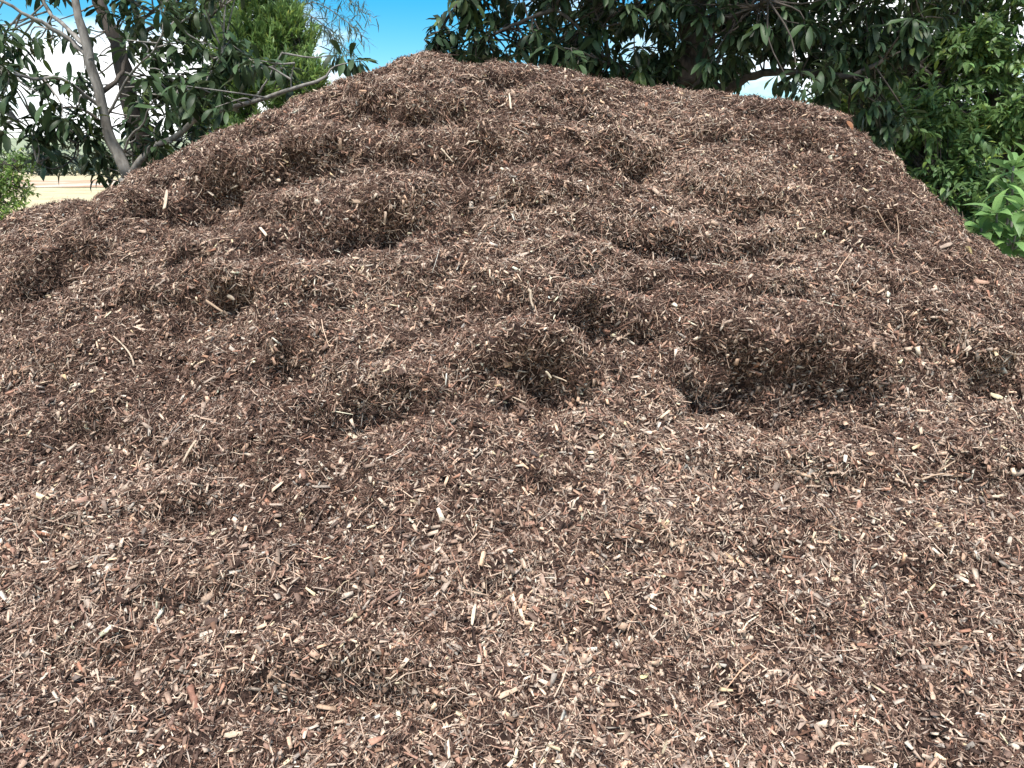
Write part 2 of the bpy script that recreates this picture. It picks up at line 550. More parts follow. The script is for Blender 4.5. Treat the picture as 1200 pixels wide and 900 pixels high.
def dry_and_shade(P):
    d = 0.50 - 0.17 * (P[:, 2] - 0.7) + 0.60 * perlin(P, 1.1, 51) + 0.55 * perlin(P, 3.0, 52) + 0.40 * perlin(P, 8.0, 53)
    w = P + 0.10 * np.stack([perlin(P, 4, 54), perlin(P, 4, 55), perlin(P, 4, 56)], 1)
    for px, py, rx, rs, a in DRY_SHADE:  # bulges paled and hollows darkened: light and shade put into the colour
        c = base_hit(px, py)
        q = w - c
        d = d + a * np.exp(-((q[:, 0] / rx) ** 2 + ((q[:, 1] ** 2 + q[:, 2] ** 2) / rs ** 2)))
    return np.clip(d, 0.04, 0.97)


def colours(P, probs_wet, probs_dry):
    """wetter brown mulch in patches and up the heap, drier paler chips lower down, hollow shade and bulge light painted in"""
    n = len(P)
    dry = dry_and_shade(P)  # damp patches together with the painted hollow shade
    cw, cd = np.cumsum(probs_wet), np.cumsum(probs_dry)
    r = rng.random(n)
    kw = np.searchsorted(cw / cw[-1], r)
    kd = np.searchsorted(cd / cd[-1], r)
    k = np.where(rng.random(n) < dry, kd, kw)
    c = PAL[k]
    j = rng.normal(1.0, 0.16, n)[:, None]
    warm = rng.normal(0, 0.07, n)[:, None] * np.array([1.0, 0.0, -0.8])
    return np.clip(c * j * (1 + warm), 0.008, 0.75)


def chips(n, lmin, lmax, wmin, wmax, tilt, pw, pd, lift=0.010):
    P, N = sample_surface(n)
    L, B, U = frames(N, tilt)
    ln = lmin + (lmax - lmin) * rng.beta(1.3, 2.6, n)
    wd = np.minimum(wmin + (wmax - wmin) * rng.beta(1.3, 2.8, n), ln * 0.8)
    th = np.clip(wd * rng.uniform(0.22, 0.5, n), 0.0012, 0.006)
    T = np.array([(-1, -1, -1), (1, -1, -1), (1, 1, -1), (-1, 1, -1), (-1, -1, 1), (1, -1, 1), (1, 1, 1), (-1, 1, 1)], float) * 0.5
    V = np.repeat(T[None], n, 0)
    V[:, :, 0] *= 1 + rng.normal(0, 0.16, (n, 8))
    tap = rng.uniform(0.35, 1.1, (n, 1))
    V[:, :, 1] *= np.where(T[None, :, 0] > 0, tap, 1.0)
    V[:, :, 1] += rng.normal(0, 0.10, (n, 8))
    V[:, :, 2] += rng.normal(0, 0.16, (n, 8))
    V *= np.stack([ln, wd, th], 1)[:, None, :]
    off = rng.uniform(-0.2, 1, n) * lift
    W = (P + N * off[:, None])[:, None, :] + V[:, :, 0:1] * L[:, None, :] + V[:, :, 1:2] * B[:, None, :] + V[:, :, 2:3] * U[:, None, :]
    F = np.array([(4, 5, 6, 7), (0, 1, 5, 4), (1, 2, 6, 5), (2, 3, 7, 6), (3, 0, 4, 7)])
    FF = (np.arange(n)[:, None, None] * 8 + F[None]).reshape(-1, 4)
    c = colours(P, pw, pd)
    return W.reshape(-1, 3), FF, np.repeat(c, 8, 0)


def shreds(n, lmin, lmax, wmin, wmax, tilt, pw, pd, lift=0.012, bend=0.25):
    P, N = sample_surface(n)
    L, B, U = frames(N, tilt)
    ln = lmin + (lmax - lmin) * rng.beta(1.2, 3.0, n)
    wd = wmin + (wmax - wmin) * rng.beta(1.2, 2.5, n)
    V = np.zeros((n, 9, 3))
    bs, bu = rng.normal(0, bend, n), rng.normal(0.05, bend * 0.6, n)
    tw = rng.uniform(0.3, 1.0, (n, 3))
    for k, s_ in enumerate((-0.5, 0.0, 0.5)):
        cx = s_ * ln
        cy = bs * ln * (0.25 - s_ * s_) * 2
        cz = bu * ln * (0.25 - s_ * s_) * 2
        w_ = wd * (tw[:, k] if k != 1 else 1.0) * 0.5
        V[:, 3 * k] = np.stack([cx, cy - w_, cz], 1)
        V[:, 3 * k + 1] = np.stack([cx, cy, cz + w_ * 0.8], 1)
        V[:, 3 * k + 2] = np.stack([cx, cy + w_, cz], 1)
    off = rng.uniform(-0.1, 1, n) * lift
    W = (P + N * off[:, None])[:, None, :] + V[:, :, 0:1] * L[:, None, :] + V[:, :, 1:2] * B[:, None, :] + V[:, :, 2:3] * U[:, None, :]
    F = np.array([(0, 3, 4, 1), (1, 4, 5, 2), (3, 6, 7, 4), (4, 7, 8, 5)])
    FF = (np.arange(n)[:, None, None] * 9 + F[None]).reshape(-1, 4)
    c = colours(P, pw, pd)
    return W.reshape(-1, 3), FF, np.repeat(c, 9, 0)


def stuff_part(name, data, mat, parent):
    o = link(name, np_mesh(name, data[0], data[1], mat, data[2]), parent)
    o['kind'] = 'stuff'
    return o


#            drk  brn  mid  lbr  tan  pnk  crm  red  gry  yel
P_WET_S = [.40, .28, .15, .08, .05, .02, .01, .08, .03, .00]
P_DRY_S = [.20, .17, .17, .18, .14, .08, .02, .05, .08, .00]
P_WET_C = [.18, .23, .20, .15, .12, .07, .03, .08, .04, .01]
P_DRY_C = [.06, .09, .13, .20, .23, .17, .06, .07, .07, .015]


def flat_frames(n, tilt):
    return frames(np.repeat(np.array([[0, 0, 1.0]]), n, 0), tilt)


def shred_patch(n, rad, probs):
    """a palm-sized tangle of fine shreds, for the bed of the heap"""
    L, B, U = flat_frames(n, 0.42)
    ln = 0.012 + 0.045 * rng.beta(1.2, 2.6, n)
    wd = 0.0014 + 0.0045 * rng.beta(1.2, 2.2, n)
    ctr = np.stack([rng.uniform(-rad, rad, n), rng.uniform(-rad, rad, n), rng.uniform(-0.002, 0.010, n)], 1)
    V = np.zeros((n, 6, 3))
    for k, s_ in enumerate((-0.5, 0.5)):
        w_ = wd * rng.uniform(0.35, 1.0, n) * 0.5
        V[:, 3 * k] = np.stack([s_ * ln, -w_, 0 * ln], 1)
        V[:, 3 * k + 1] = np.stack([s_ * ln, 0 * ln, w_ * 0.9], 1)
        V[:, 3 * k + 2] = np.stack([s_ * ln, w_, 0 * ln], 1)
    W = ctr[:, None, :] + V[:, :, 0:1] * L[:, None, :] + V[:, :, 1:2] * B[:, None, :] + V[:, :, 2:3] * U[:, None, :]
    F = np.array([(0, 3, 4, 1), (1, 4, 5, 2)])
    FF = (np.arange(n)[:, None, None] * 6 + F[None]).reshape(-1, 4)
    pr = np.cumsum(probs); pr /= pr[-1]
    c = PAL[np.searchsorted(pr, rng.random(n))] * rng.normal(1, 0.18, n)[:, None]
    return W.reshape(-1, 3), FF, np.repeat(np.clip(c, 0.008, 0.7), 6, 0)


def scatter_part(name, P, rot, pick, scale, protos, parent):
    """one object that carries many small tangles on given points"""
    coll = bpy.data.collections.new(name + '_kinds')
    for k, me in enumerate(protos):
        coll.objects.link(bpy.data.objects.new('%s_%02d' % (name, k), me))
    me = bpy.data.meshes.new(name)
    me.vertices.add(len(P))
    me.vertices.foreach_set('co', np.asarray(P, np.float32).ravel())
    for an, ty, dat in (('turn', 'FLOAT_VECTOR', rot), ('pick', 'INT', pick), ('size', 'FLOAT', scale)):
        at_ = me.attributes.new(an, ty, 'POINT')
        at_.data.foreach_set('vector' if ty == 'FLOAT_VECTOR' else 'value', np.asarray(dat, np.int32 if ty == 'INT' else np.float32).ravel())
    me.update()
    o = link(name, me, parent)
    o['kind'] = 'stuff'
    ng = bpy.data.node_groups.new(name, 'GeometryNodeTree')
    ng.interface.new_socket('Geometry', in_out='INPUT', socket_type='NodeSocketGeometry')
    ng.interface.new_socket('Geometry', in_out='OUTPUT', socket_type='NodeSocketGeometry')
    N = ng.nodes.new
    gi, go = N('NodeGroupInput'), N('NodeGroupOutput')
    ci = N('GeometryNodeCollectionInfo')
    ci.inputs['Collection'].default_value = coll
    ci.inputs['Separate Children'].default_value = True
    ci.inputs['Reset Children'].default_value = True
    ip = N('GeometryNodeInstanceOnPoints')
    ip.inputs['Pick Instance'].default_value = True

    def named(an, ty):
        q = N('GeometryNodeInputNamedAttribute')
        q.data_type = ty
        q.inputs['Name'].default_value = an
        return next(s for s in q.outputs if s.enabled and s.name == 'Attribute')
    e2r = N('FunctionNodeEulerToRotation')
    ng.links.new(named('turn', 'FLOAT_VECTOR'), e2r.inputs[0])
    ng.links.new(gi.outputs[0], ip.inputs['Points'])
    ng.links.new(ci.outputs[0], ip.inputs['Instance'])
    ng.links.new(named('pick', 'INT'), ip.inputs['Instance Index'])
    ng.links.new(e2r.outputs[0], ip.inputs['Rotation'])
    ng.links.new(named('size', 'FLOAT'), ip.inputs['Scale'])
    ng.links.new(ip.outputs[0], go.inputs[0])
    md = o.modifiers.new('scatter', 'NODES')
    md.node_group = ng
    return o


def frames_to_euler(L, B, U):
    """XYZ euler of matrices whose columns are L, B, U"""
    ry = -np.arcsin(np.clip(L[:, 2], -1, 1))
    rx = np.arctan2(B[:, 2], U[:, 2])
    rz = np.arctan2(L[:, 1], L[:, 0])
    return np.stack([rx, ry, rz], 1)


NB = 50000
Pb, Nb = sample_surface(NB)
Lb, Bb, Ub = frames(Nb, 0.16)
toneb = dry_and_shade(Pb)
protos = []
for k in range(16):
    d_ = shred_patch(16, 0.028, P_WET_S if k < 8 else P_DRY_S)
    protos.append(np_mesh('shred_tangle', d_[0], d_[1], M_chip, d_[2]))
pickb = rng.integers(0, 8, NB) + 8 * (rng.random(NB) < toneb)
scatter_part('shred_bed', Pb, frames_to_euler(Lb, Bb, Ub), pickb, rng.uniform(0.8, 1.25, NB), protos, heap)
stuff_part('bark_shreds', shreds(52000, .014, .065, .0014, .0048, 0.42, P_WET_S, P_DRY_S, 0.016), M_chip, heap)
stuff_part('small_chips', chips(100000, .009, .048, .0035, .013, 0.42, P_WET_C, P_DRY_C, 0.014), M_chip, heap)
CDF_ALL = CDF
CDF = np.cumsum(wq * np.where(QC[:, 2] < 1.0, 1.0, .25)); CDF /= CDF[-1]
stuff_part('coarse_chips', chips(11000, .020, .056, .006, .019, 0.34, P_WET_C, P_DRY_C, 0.018), M_chip, heap)
CDF = CDF_ALL
stuff_part('long_shreds', shreds(3500, .06, .16, .0016, .005, 0.22, P_WET_C, P_DRY_C, 0.02, 0.18), M_chip, heap)

# ------------------------------------------------------------------ the heap: the largest chips, one by one
def chip_mesh(name, ln, wd, th, seed, col):
    """an irregular split chip: jagged outline, slightly cupped, with a bevelled upper edge"""
    r = np.random.default_rng(seed)
    t = np.linspace(-0.5, 0.5, 4)
    left = np.stack([t + r.normal(0, .05, 4), -0.5 * np.array([r.uniform(.5, .9), 1, .95, r.uniform(.35, .9)]) + r.normal(0, .06, 4)], 1)
    right = np.stack([t[::-1] + r.normal(0, .05, 4), 0.5 * np.array([r.uniform(.35, .9), .95, 1, r.uniform(.5, .9)]) + r.normal(0, .06, 4)], 1)
    ring = np.concatenate([left, right])
    cup = r.uniform(-.35, .5)
    bend = r.uniform(-.25, .25)
    V = []
    for lv, sc, zz in ((0, 0.96, 0.0), (1, 1.0, 0.6), (2, 0.88, 1.0)):
        for p in ring:
            q = p * sc
            V.append((q[0] * ln, q[1] * wd, zz * th + cup * (q[1] ** 2) * wd + bend * q[0] ** 2 * ln + r.normal(0, .06) * th))
    F4 = []
    for lv in (0, 1):
        for k in range(8):
            F4.append((lv * 8 + k, lv * 8 + (k + 1) % 8, lv * 8 + 8 + (k + 1) % 8, lv * 8 + 8 + k))
    top = [(16 + k, 16 + k + 1, 16 + 6 - k, 16 + 7 - k) for k in range(3)]
    bot = [(7 - k, 6 - k, k + 1, k) for k in range(3)]
    c = np.repeat(np.array(col)[None], 24, 0) * r.normal(1, .08, (24, 1))
    return np_mesh(name, np.array(V), np.array(F4 + top + bot), M_chip, np.clip(c, .01, .75))


def place(o, p, L, N, sink=0.0):
    L = L - N * float(np.dot(L, N)); L /= np.linalg.norm(L)
    B = np.cross(N, L)
    m = Matrix(((L[0], B[0], N[0], p[0] - N[0] * sink), (L[1], B[1], N[1], p[1] - N[1] * sink), (L[2], B[2], N[2], p[2] - N[2] * sink), (0, 0, 0, 1)))
    o.matrix_world = m
    return o


big_cols = [(.44, .32, .24), (.52, .40, .29), (.60, .48, .34), (.33, .19, .135), (.38, .27, .20), (.60, .46, .30), (.30, .22, .175), (.46, .29, .21)]
big_meshes = [chip_mesh('wood_chip', ln, wd, .006, 100 + k, big_cols[k % 8]) for k, (ln, wd) in enumerate(
    [(.050, .018), (.042, .022), (.060, .014), (.036, .026), (.055, .020), (.046, .013), (.068, .017), (.040, .017), (.034, .020), (.058, .024), (.052, .012), (.044, .028)])]
Pc, Nc = sample_surface(9000)
uc, vc, fc = project(Pc)
fa = -(Nc * (Pc - np.array([0, 0, EYE]))).sum(1) / np.linalg.norm(Pc - np.array([0, 0, EYE]), axis=1)
ok = np.where((uc > 12) & (uc < 1188) & (vc > 300) & (vc < 890) & (fa > 0.35))[0]
ok = ok[np.argsort(fc[ok] + rng.uniform(0, 1.3, len(ok)))][:900]
rng.shuffle(ok)
for q in range(300):
    k = ok[q]
    o = link('wood_chip', big_meshes[q % len(big_meshes)])
    nn = Nc[k] + rng.normal(0, .22, 3); nn /= np.linalg.norm(nn)
    place(o, Pc[k] + Nc[k] * 0.012, rng.normal(size=3), nn)
    mw = o.matrix_world.copy()
    o.parent = heap
    o.matrix_parent_inverse = Matrix.Translation(-heap.location)
    o.matrix_world = mw


# ------------------------------------------------------------------ sticks and leaves lying on the heap
def tube_arrays(pts, rad, sides=7, cap=True, jitter=0.0, r=None):
    pts = np.asarray(pts, float)
    rad = np.broadcast_to(np.asarray(rad, float), (len(pts),)).copy()
    T = np.gradient(pts, axis=0)
    T /= np.linalg.norm(T, axis=1)[:, None] + 1e-12
    ref = np.array([0.31, 0.17, 0.93]) if abs(T[0] @ np.array([0.31, 0.17, 0.93])) < .9 else np.array([1.0, 0, 0])
    A = np.zeros_like(pts)
    a = ref
    for k in range(len(pts)):
        a = a - T[k] * (a @ T[k]); a /= np.linalg.norm(a) + 1e-12
        A[k] = a
    B = np.cross(T, A)
    th = np.arange(sides) * 2 * math.pi / sides
    rr = rad[:, None] * (1 + (jitter * (r or rng).normal(size=(len(pts), sides)) if jitter else np.zeros((len(pts), sides))))
    V = pts[:, None, :] + rr[:, :, None] * (np.cos(th)[None, :, None] * A[:, None, :] + np.sin(th)[None, :, None] * B[:, None, :])
    n = len(pts)
    i = np.arange(n - 1)[:, None] * sides
    j = np.arange(sides)[None]
    j2 = (j + 1) % sides
    Q = np.stack([(i + j), (i + j2), (i + sides + j2), (i + sides + j)], 2).reshape(-1, 4)
    V = V.reshape(-1, 3)
    if cap:
        V = np.concatenate([V, pts[:1], pts[-1:]])
        c0, c1 = n * sides, n * sides + 1
        q0 = np.stack([np.full(sides, c0), j2[0], j[0]], 1)
        q1 = np.stack([np.full(sides, c1), (n - 1) * sides + j[0], (n - 1) * sides + j2[0]], 1)
        return V, [Q, np.concatenate([q0, q1])]
    return V, [Q]


def smooth_path(P, n=12):
    """Catmull-Rom through the given points"""
    P = np.asarray(P, float)
    if len(P) == 2:
        t = np.linspace(0, 1, max(4, n // 2))[:, None]
        return P[0] * (1 - t) + P[1] * t
    Q = np.concatenate([[2 * P[0] - P[1]], P, [2 * P[-1] - P[-2]]])
    out = []
    seg = max(3, n // (len(P) - 1))
    for k in range(1, len(Q) - 2):
        for t in np.linspace(0, 1, seg, endpoint=False):
            a, b, c, d = Q[k - 1], Q[k], Q[k + 1], Q[k + 2]
            out.append(0.5 * (2 * b + (c - a) * t + (2 * a - 5 * b + 4 * c - d) * t * t + (3 * b - a - 3 * c + d) * t ** 3))
    out.append(P[-1])
    return np.array(out)


def merge(parts):
    """join (V, [F...]) arrays"""
    Vs, Fq, Ft, o = [], [], [], 0
    for V, Fs in parts:
        Vs.append(V)
        for f_ in Fs:
            (Fq if f_.shape[1] == 4 else Ft).append(f_ + o)
        o += len(V)
    F = []
    if Fq: F.append(np.concatenate(Fq))
    if Ft: F.append(np.concatenate(Ft))
    return np.concatenate(Vs), F


def stick(name, label, cat, pix, rad, col, lift=0.016, ends=(1.0, 0.7), flat=1.0, fork=None, seed=0, group=None):
    """a twig or splinter along photo places pix on the heap; flat < 1 makes a split sliver"""
    r = np.random.default_rng(500 + seed)
    pn = [surf(*p) for p in pix]
    N = np.mean([n for _, n in pn], 0); N /= np.linalg.norm(N)
    lift = lift + .010
    p0, p1 = pn[0][0] + N * lift, pn[-1][0] + N * lift
    pts = []
    for k, q in enumerate(pix):
        t = k / (len(pix) - 1)
        pts.append(at(q[0], q[1], p0[1] * (1 - t) + p1[1] * t))
    parts = []

    def one(pp, ra, rb):
        w = smooth_path(pp, 10)
        w = w + r.normal(0, rad * 0.10, w.shape)
        rr = np.linspace(ra, rb, len(w)) * r.uniform(.85, 1.12, len(w))
        V, F = tube_arrays(w, rr, 6, True, 0.22, r)
        if flat < 1:
            ctr = np.repeat(w, 6, 0); ctr = np.concatenate([ctr, w[:1], w[-1:]])
            dn = (V - ctr) @ N
            V = V - dn[:, None] * N * (1 - flat)
        parts.append((V, F))
    rad = rad * 0.78
    one(pts, rad * ends[0], rad * ends[1])
    if fork:
        base = surf(*fork[0]); tip = surf(*fork[1])
        one([base[0] + base[1] * lift, tip[0] + tip[1] * (lift + .012)], rad * .8, rad * .45)
    V, F = merge(parts)
    org = pts[0]
    V = V - org
    c = np.repeat(np.array(col)[None], len(V), 0) * r.normal(1, .10, (len(V), 1))
    o = link(name, np_mesh(name, V, F, M_chip, np.clip(c, .01, .8)))
    o.location = Vector(org)
    tag(o, label, cat, group)
    return o


PALE, TAN, RED, GREY, DARK, CREAM = (.56, .44, .33), (.43, .31, .22), (.27, .14, .10), (.33, .28, .24), (.12, .08, .06), (.62, .51, .38)
STICKS = [
    ('wood_splinter', 'stout pale splinter standing upright below the left ridge of the heap', 'splinter', [(199, 250), (201, 240), (202, 227)], .016, PALE, .030, (.9, .8), .5, None),
    ('bark_piece', 'flat tan oval bark piece lying level above the left hollow', 'bark', [(412, 238), (421, 236), (432, 239)], .014, (.36, .26, .19), .022, (.5, .5), .35, None),
    ('forked_twig', 'pale twig forked like a Y in the middle of the heap', 'twig', [(758, 337), (758, 327), (754, 315)], .0062, PALE, .036, (1.1, .6), 1, ((758, 327), (764, 313))),
    ('bent_twig', 'short pale twig with a bent hooked top left of the forked twig', 'twig', [(625, 361), (622, 352), (622, 342), (619, 339)], .008, PALE, .028, (.7, 1), 1, None),
    ('straw', 'long thin pale stalk lying across the foot of the deepest hollow', 'stalk', [(568, 448), (592, 461), (616, 472)], .004, PALE, .024, (1, .8), 1, None),
    ('wood_splinter', 'short white splinter hanging in the mouth of the deepest hollow', 'splinter', [(641, 432), (647, 440)], .007, CREAM, .026, (1, .7), .6, None),
    ('twig', 'thin pale twig under the overhang of the deepest hollow', 'twig', [(648, 440), (664, 447)], .005, PALE, .026, (1, .6), 1, None),
    ('stick', 'reddish brown barked stick pointing down the lower left slope', 'stick', [(223, 806), (230, 828), (236, 846)], .012, RED, .018, (1.1, .8), 1, None),
    ('stick', 'broken grey white stick end poking out low on the left slope', 'stick', [(249, 882), (255, 899)], .009, (.6, .56, .5), .02, (.9, .9), 1, None),
    ('wood_splinter', 'straight white splinter standing on the lower middle slope', 'splinter', [(554, 735), (557, 722), (558, 709)], .007, CREAM, .018, (1, .8), .6, None),
    ('wood_splinter', 'broad tan splinter with a torn end on the lower middle slope', 'splinter', [(584, 819), (595, 814), (606, 808)], .011, (.50, .36, .26), .016, (.6, 1.1), .5, None),
    ('wood_chunk', 'square pale yellow wood chunk on the lower slope', 'wood chunk', [(747, 797), (753, 795), (757, 793)], .014, (.66, .55, .30), .014, (1, 1), .5, None),
    ('twig', 'long straight pale twig lying level near the right edge of the heap', 'twig', [(1130, 585), (1155, 583), (1179, 580)], .007, PALE, .018, (.8, 1), 1, None),
    ('fallen_leaf', 'small yellow leaf on the right shoulder of the heap', 'leaf', [(1122, 294), (1130, 297), (1139, 300)], .018, (.52, .40, .16), .032, (.5, .3), .22, None),
    ('bark_piece', 'brown flat bark piece beside the yellow leaf', 'bark', [(1097, 295), (1104, 292), (1112, 289)], .014, (.36, .27, .21), .022, (.6, .7), .35, None),
    ('twig', 'thin upright twig on the right shoulder above the yellow leaf', 'twig', [(1052, 287), (1053, 270), (1051, 252)], .0034, TAN, .028, (1, .6), 1, None),
    ('twig', 'thin slanting twig left of the upright one on the right shoulder', 'twig', [(1028, 246), (1037, 262), (1046, 276)], .0034, TAN, .026, (1, .6), 1, None),
    ('wood_chunk', 'large blocky tan wood chunk on the right upper face', 'wood chunk', [(983, 350), (989, 350), (995, 351)], .020, (.40, .27, .19), .018, (1, .9), .6, None),
    ('wood_splinter', 'long reddish tan splinter under the right shoulder of the heap', 'splinter', [(1128, 332), (1142, 335), (1158, 334)], .014, (.46, .28, .20), .022, (.6, .8), .45, None),
    ('wood_splinter', 'thick pale yellow splinter low on the right side of the heap', 'splinter', [(1158, 463), (1166, 465), (1174, 468)], .014, (.64, .54, .36), .018, (.9, .8), .5, None),
    ('curved_twig', 'curved pale twig arching down the left shoulder', 'twig', [(133, 394), (146, 406), (154, 418), (157, 429)], .006, PALE, .022, (.6, 1), 1, None),
    ('wood_splinter', 'straight tan splinter left of a small dark hole on the left shoulder', 'splinter', [(246, 351), (257, 358), (266, 365)], .008, TAN, .026, (.8, 1), .7, None),
    ('wood_chunk', 'pale blunt chunk at the rim of the small dark hole', 'wood chunk', [(270, 344), (274, 347), (279, 350)], .013, PALE, .022, (.9, .8), .7, None),
    ('fallen_leaf', 'orange brown dead leaf on the right end of the crest', 'leaf', [(990, 146), (995, 150), (1000, 155)], .016, (.34, .15, .07), .020, (.6, .4), .25, None),
    ('curved_twig', 'pale hooked twig at the bottom of the right slope', 'twig', [(974, 884), (976, 876), (984, 871), (996, 872)], .006, PALE, .016, (.8, 1), 1, None),
    ('twig', 'thin dark twig lying level on the left shoulder', 'twig', [(79, 328), (98, 324), (117, 322)], .006, (.30, .21, .16), .022, (1, .6), 1, None),
    ('stick', 'short barked tan stick beneath the left ridge', 'stick', [(228, 283), (238, 291), (246, 298)], .010, TAN, .022, (.7, 1), 1, None),
    ('twig', 'pale twig on the steep face under the summit', 'twig', [(517, 174), (524, 182), (531, 190)], .006, PALE, .024, (1, .6), 1, None),
    ('wood_splinter', 'upright cream splinter just below the saddle of the crest', 'splinter', [(599, 132), (598, 122), (597, 113)], .008, CREAM, .028, (1, .8), .6, None),
    ('twig', 'slender forked twig on the lower right slope', 'twig', [(1080, 562), (1100, 556), (1128, 558)], .005, TAN, .018, (1, .5), 1, ((1100, 556), (1112, 548))),
    ('wood_splinter', 'long tan splinter lying level on the lower left slope', 'splinter', [(268, 863), (277, 863), (288, 862)], .010, (.52, .40, .29), .016, (.6, 1), .5, None),
    ('wood_splinter', 'pale splinter leaning on the left slope below the bulge', 'splinter', [(219, 543), (226, 530), (234, 516)], .007, PALE, .02, (.9, .7), .6, None),
    ('straw', 'very thin pale stalk crossing the right lower slope', 'stalk', [(806, 703), (812, 720), (822, 737)], .004, PALE, .018, (1, .8), 1, None),
]

# ------------------------------------------------------------------ foliage
def leaf_template(segs, width_prof, droop, fold, wave=0.0, seed=0):
    """unit leaf along +Y, face up +Z; (n,3) and quads"""
    r = np.random.default_rng(seed)
    t = np.linspace(0, 1, segs + 1)
    w = np.interp(t, np.linspace(0, 1, len(width_prof)), width_prof)
    ang = -droop * t
    dy = np.cos(ang) / segs; dz = np.sin(ang) / segs
    y = np.concatenate([[0], np.cumsum(dy[:-1])]); z = np.concatenate([[0], np.cumsum(dz[:-1])])
    V = []
    for k in range(segs + 1):
        wob = wave * r.normal(0, 1, 2) * w[k]
        V += [(-w[k] / 2, y[k], z[k] + fold * w[k] / 2 + wob[0]), (0, y[k], z[k]), (w[k] / 2, y[k], z[k] + fold * w[k] / 2 + wob[1])]
    F = []
    for k in range(segs):
        a = 3 * k
        F += [(a, a + 1, a + 4, a + 3), (a + 1, a + 2, a + 5, a + 4)]
    return np.array(V), np.array(F)


LOQ = [leaf_template(5, [.02, .12, .20, .26, .27, .21, .015], d, f, .06, k) for k, (d, f) in enumerate([(.5, .35), (.9, .3), (1.3, .25), (.2, .4), (1.7, .3)])]
OVAL = [leaf_template(3, [.05, .36, .42, .26, .02], d, f, .03, 20 + k) for k, (d, f) in enumerate([(.3, .25), (.8, .3), (1.1, .2)])]
LANCE = [leaf_template(5, [.03, .20, .31, .32, .25, .13, .01], d, f, .04, 40 + k) for k, (d, f) in enumerate([(.4, .3), (.9, .3), (1.3, .25)])]
NEEDLE = [leaf_template(2, [.06, .11, .02], d, .3, 0, 60 + k) for k, d in enumerate([.1, .5, .9])]


SPRIG = [leaf_template(2, [.10, .22, .03], d, .3, 0, 80 + k) for k, d in enumerate([.1, .5, .9])]


def norm(A):
    return A / (np.linalg.norm(A, axis=-1, keepdims=True) + 1e-12)


def leaf_frames(D, up_bias=None):
    """columns right, along, face for leaf directions D, faces turned up"""
    n = len(D)
    upv = np.array([0, 0, 1.0]) + rng.normal(0, .28, (n, 3))
    X = norm(np.cross(D, upv))
    Z = np.cross(X, D)
    return X, D, Z


def leaves_mesh_arrays(P, D, size, pick, cols, templates):
    X, Y, Z = leaf_frames(D)
    Vs, Fs, Cs, o = [], [], [], 0
    for k, (TV, TF) in enumerate(templates):
        m = np.where(pick == k)[0]
        if not len(m): continue
        W = P[m][:, None, :] + size[m][:, None, None] * (TV[None, :, 0:1] * X[m][:, None] + TV[None, :, 1:2] * Y[m][:, None] + TV[None, :, 2:3] * Z[m][:, None])
        Vs.append(W.reshape(-1, 3))
        Fs.append((np.arange(len(m))[:, None, None] * len(TV) + TF[None]).reshape(-1, 4) + o)
        Cs.append(np.repeat(cols[m], len(TV), 0))
        o += len(m) * len(TV)
    return np.concatenate(Vs), np.concatenate(Fs), np.concatenate(Cs)


def build_leaves(root, P, D, size, cols, templates, mat, n_single, leaf_name='leaf', crown_name='foliage'):
    """the leaves that show largest become single parts, the rest one mass"""
    n = len(P)
    pick = rng.integers(0, len(templates), n)
    u, v, f = project(P + D * size[:, None] * 0.5)
    big = size / np.maximum(f, .3)
    score = np.where((u > -5) & (u < 1205) & (v > -10) & (v < 320) & (f > 0), big * (1 + 0.6 / (1 + np.maximum(f - f.min(), 0))) - 0.02 * f, -9)
    order = np.argsort(-score)
    single = order[:n_single]
    single = single[score[single] > -8]
    rest = np.ones(n, bool); rest[single] = False
    if rest.any():
        V, F, Cc = leaves_mesh_arrays(P[rest], D[rest], size[rest], pick[rest], cols[rest], templates)
        o = link(crown_name, np_mesh(crown_name, V, F, mat, Cc, smooth=True), root)
        o['kind'] = 'stuff'
    # a few colours for each template, shared by all single leaves
    base = cols[single]
    if not len(single): return
    nv = 4
    lum = base.mean(1)
    qs = np.quantile(lum, np.linspace(0, 1, nv + 1)[1:-1])
    tone = np.searchsorted(qs, lum)
    meshes = {}
    X, Y, Z = leaf_frames(D[single])
    for a, k in enumerate(single):
        key = (int(pick[k]), int(tone[a]))
        if key not in meshes:
            TV, TF = templates[key[0]]
            meshes[key] = np_mesh(leaf_name, TV, TF, mat, np.repeat(base[tone == key[1]].mean(0)[None], len(TV), 0), smooth=True)
        o = bpy.data.objects.new(leaf_name, meshes[key])
        C.objects.link(o)
        o.parent = root
        o.matrix_parent_inverse = Matrix.Translation(-root.location)
        s_ = size[k]
        o.matrix_basis = Matrix(((X[a][0] * s_, Y[a][0] * s_, Z[a][0] * s_, P[k][0]), (X[a][1] * s_, Y[a][1] * s_, Z[a][1] * s_, P[k][1]), (X[a][2] * s_, Y[a][2] * s_, Z[a][2] * s_, P[k][2]), (0, 0, 0, 1)))


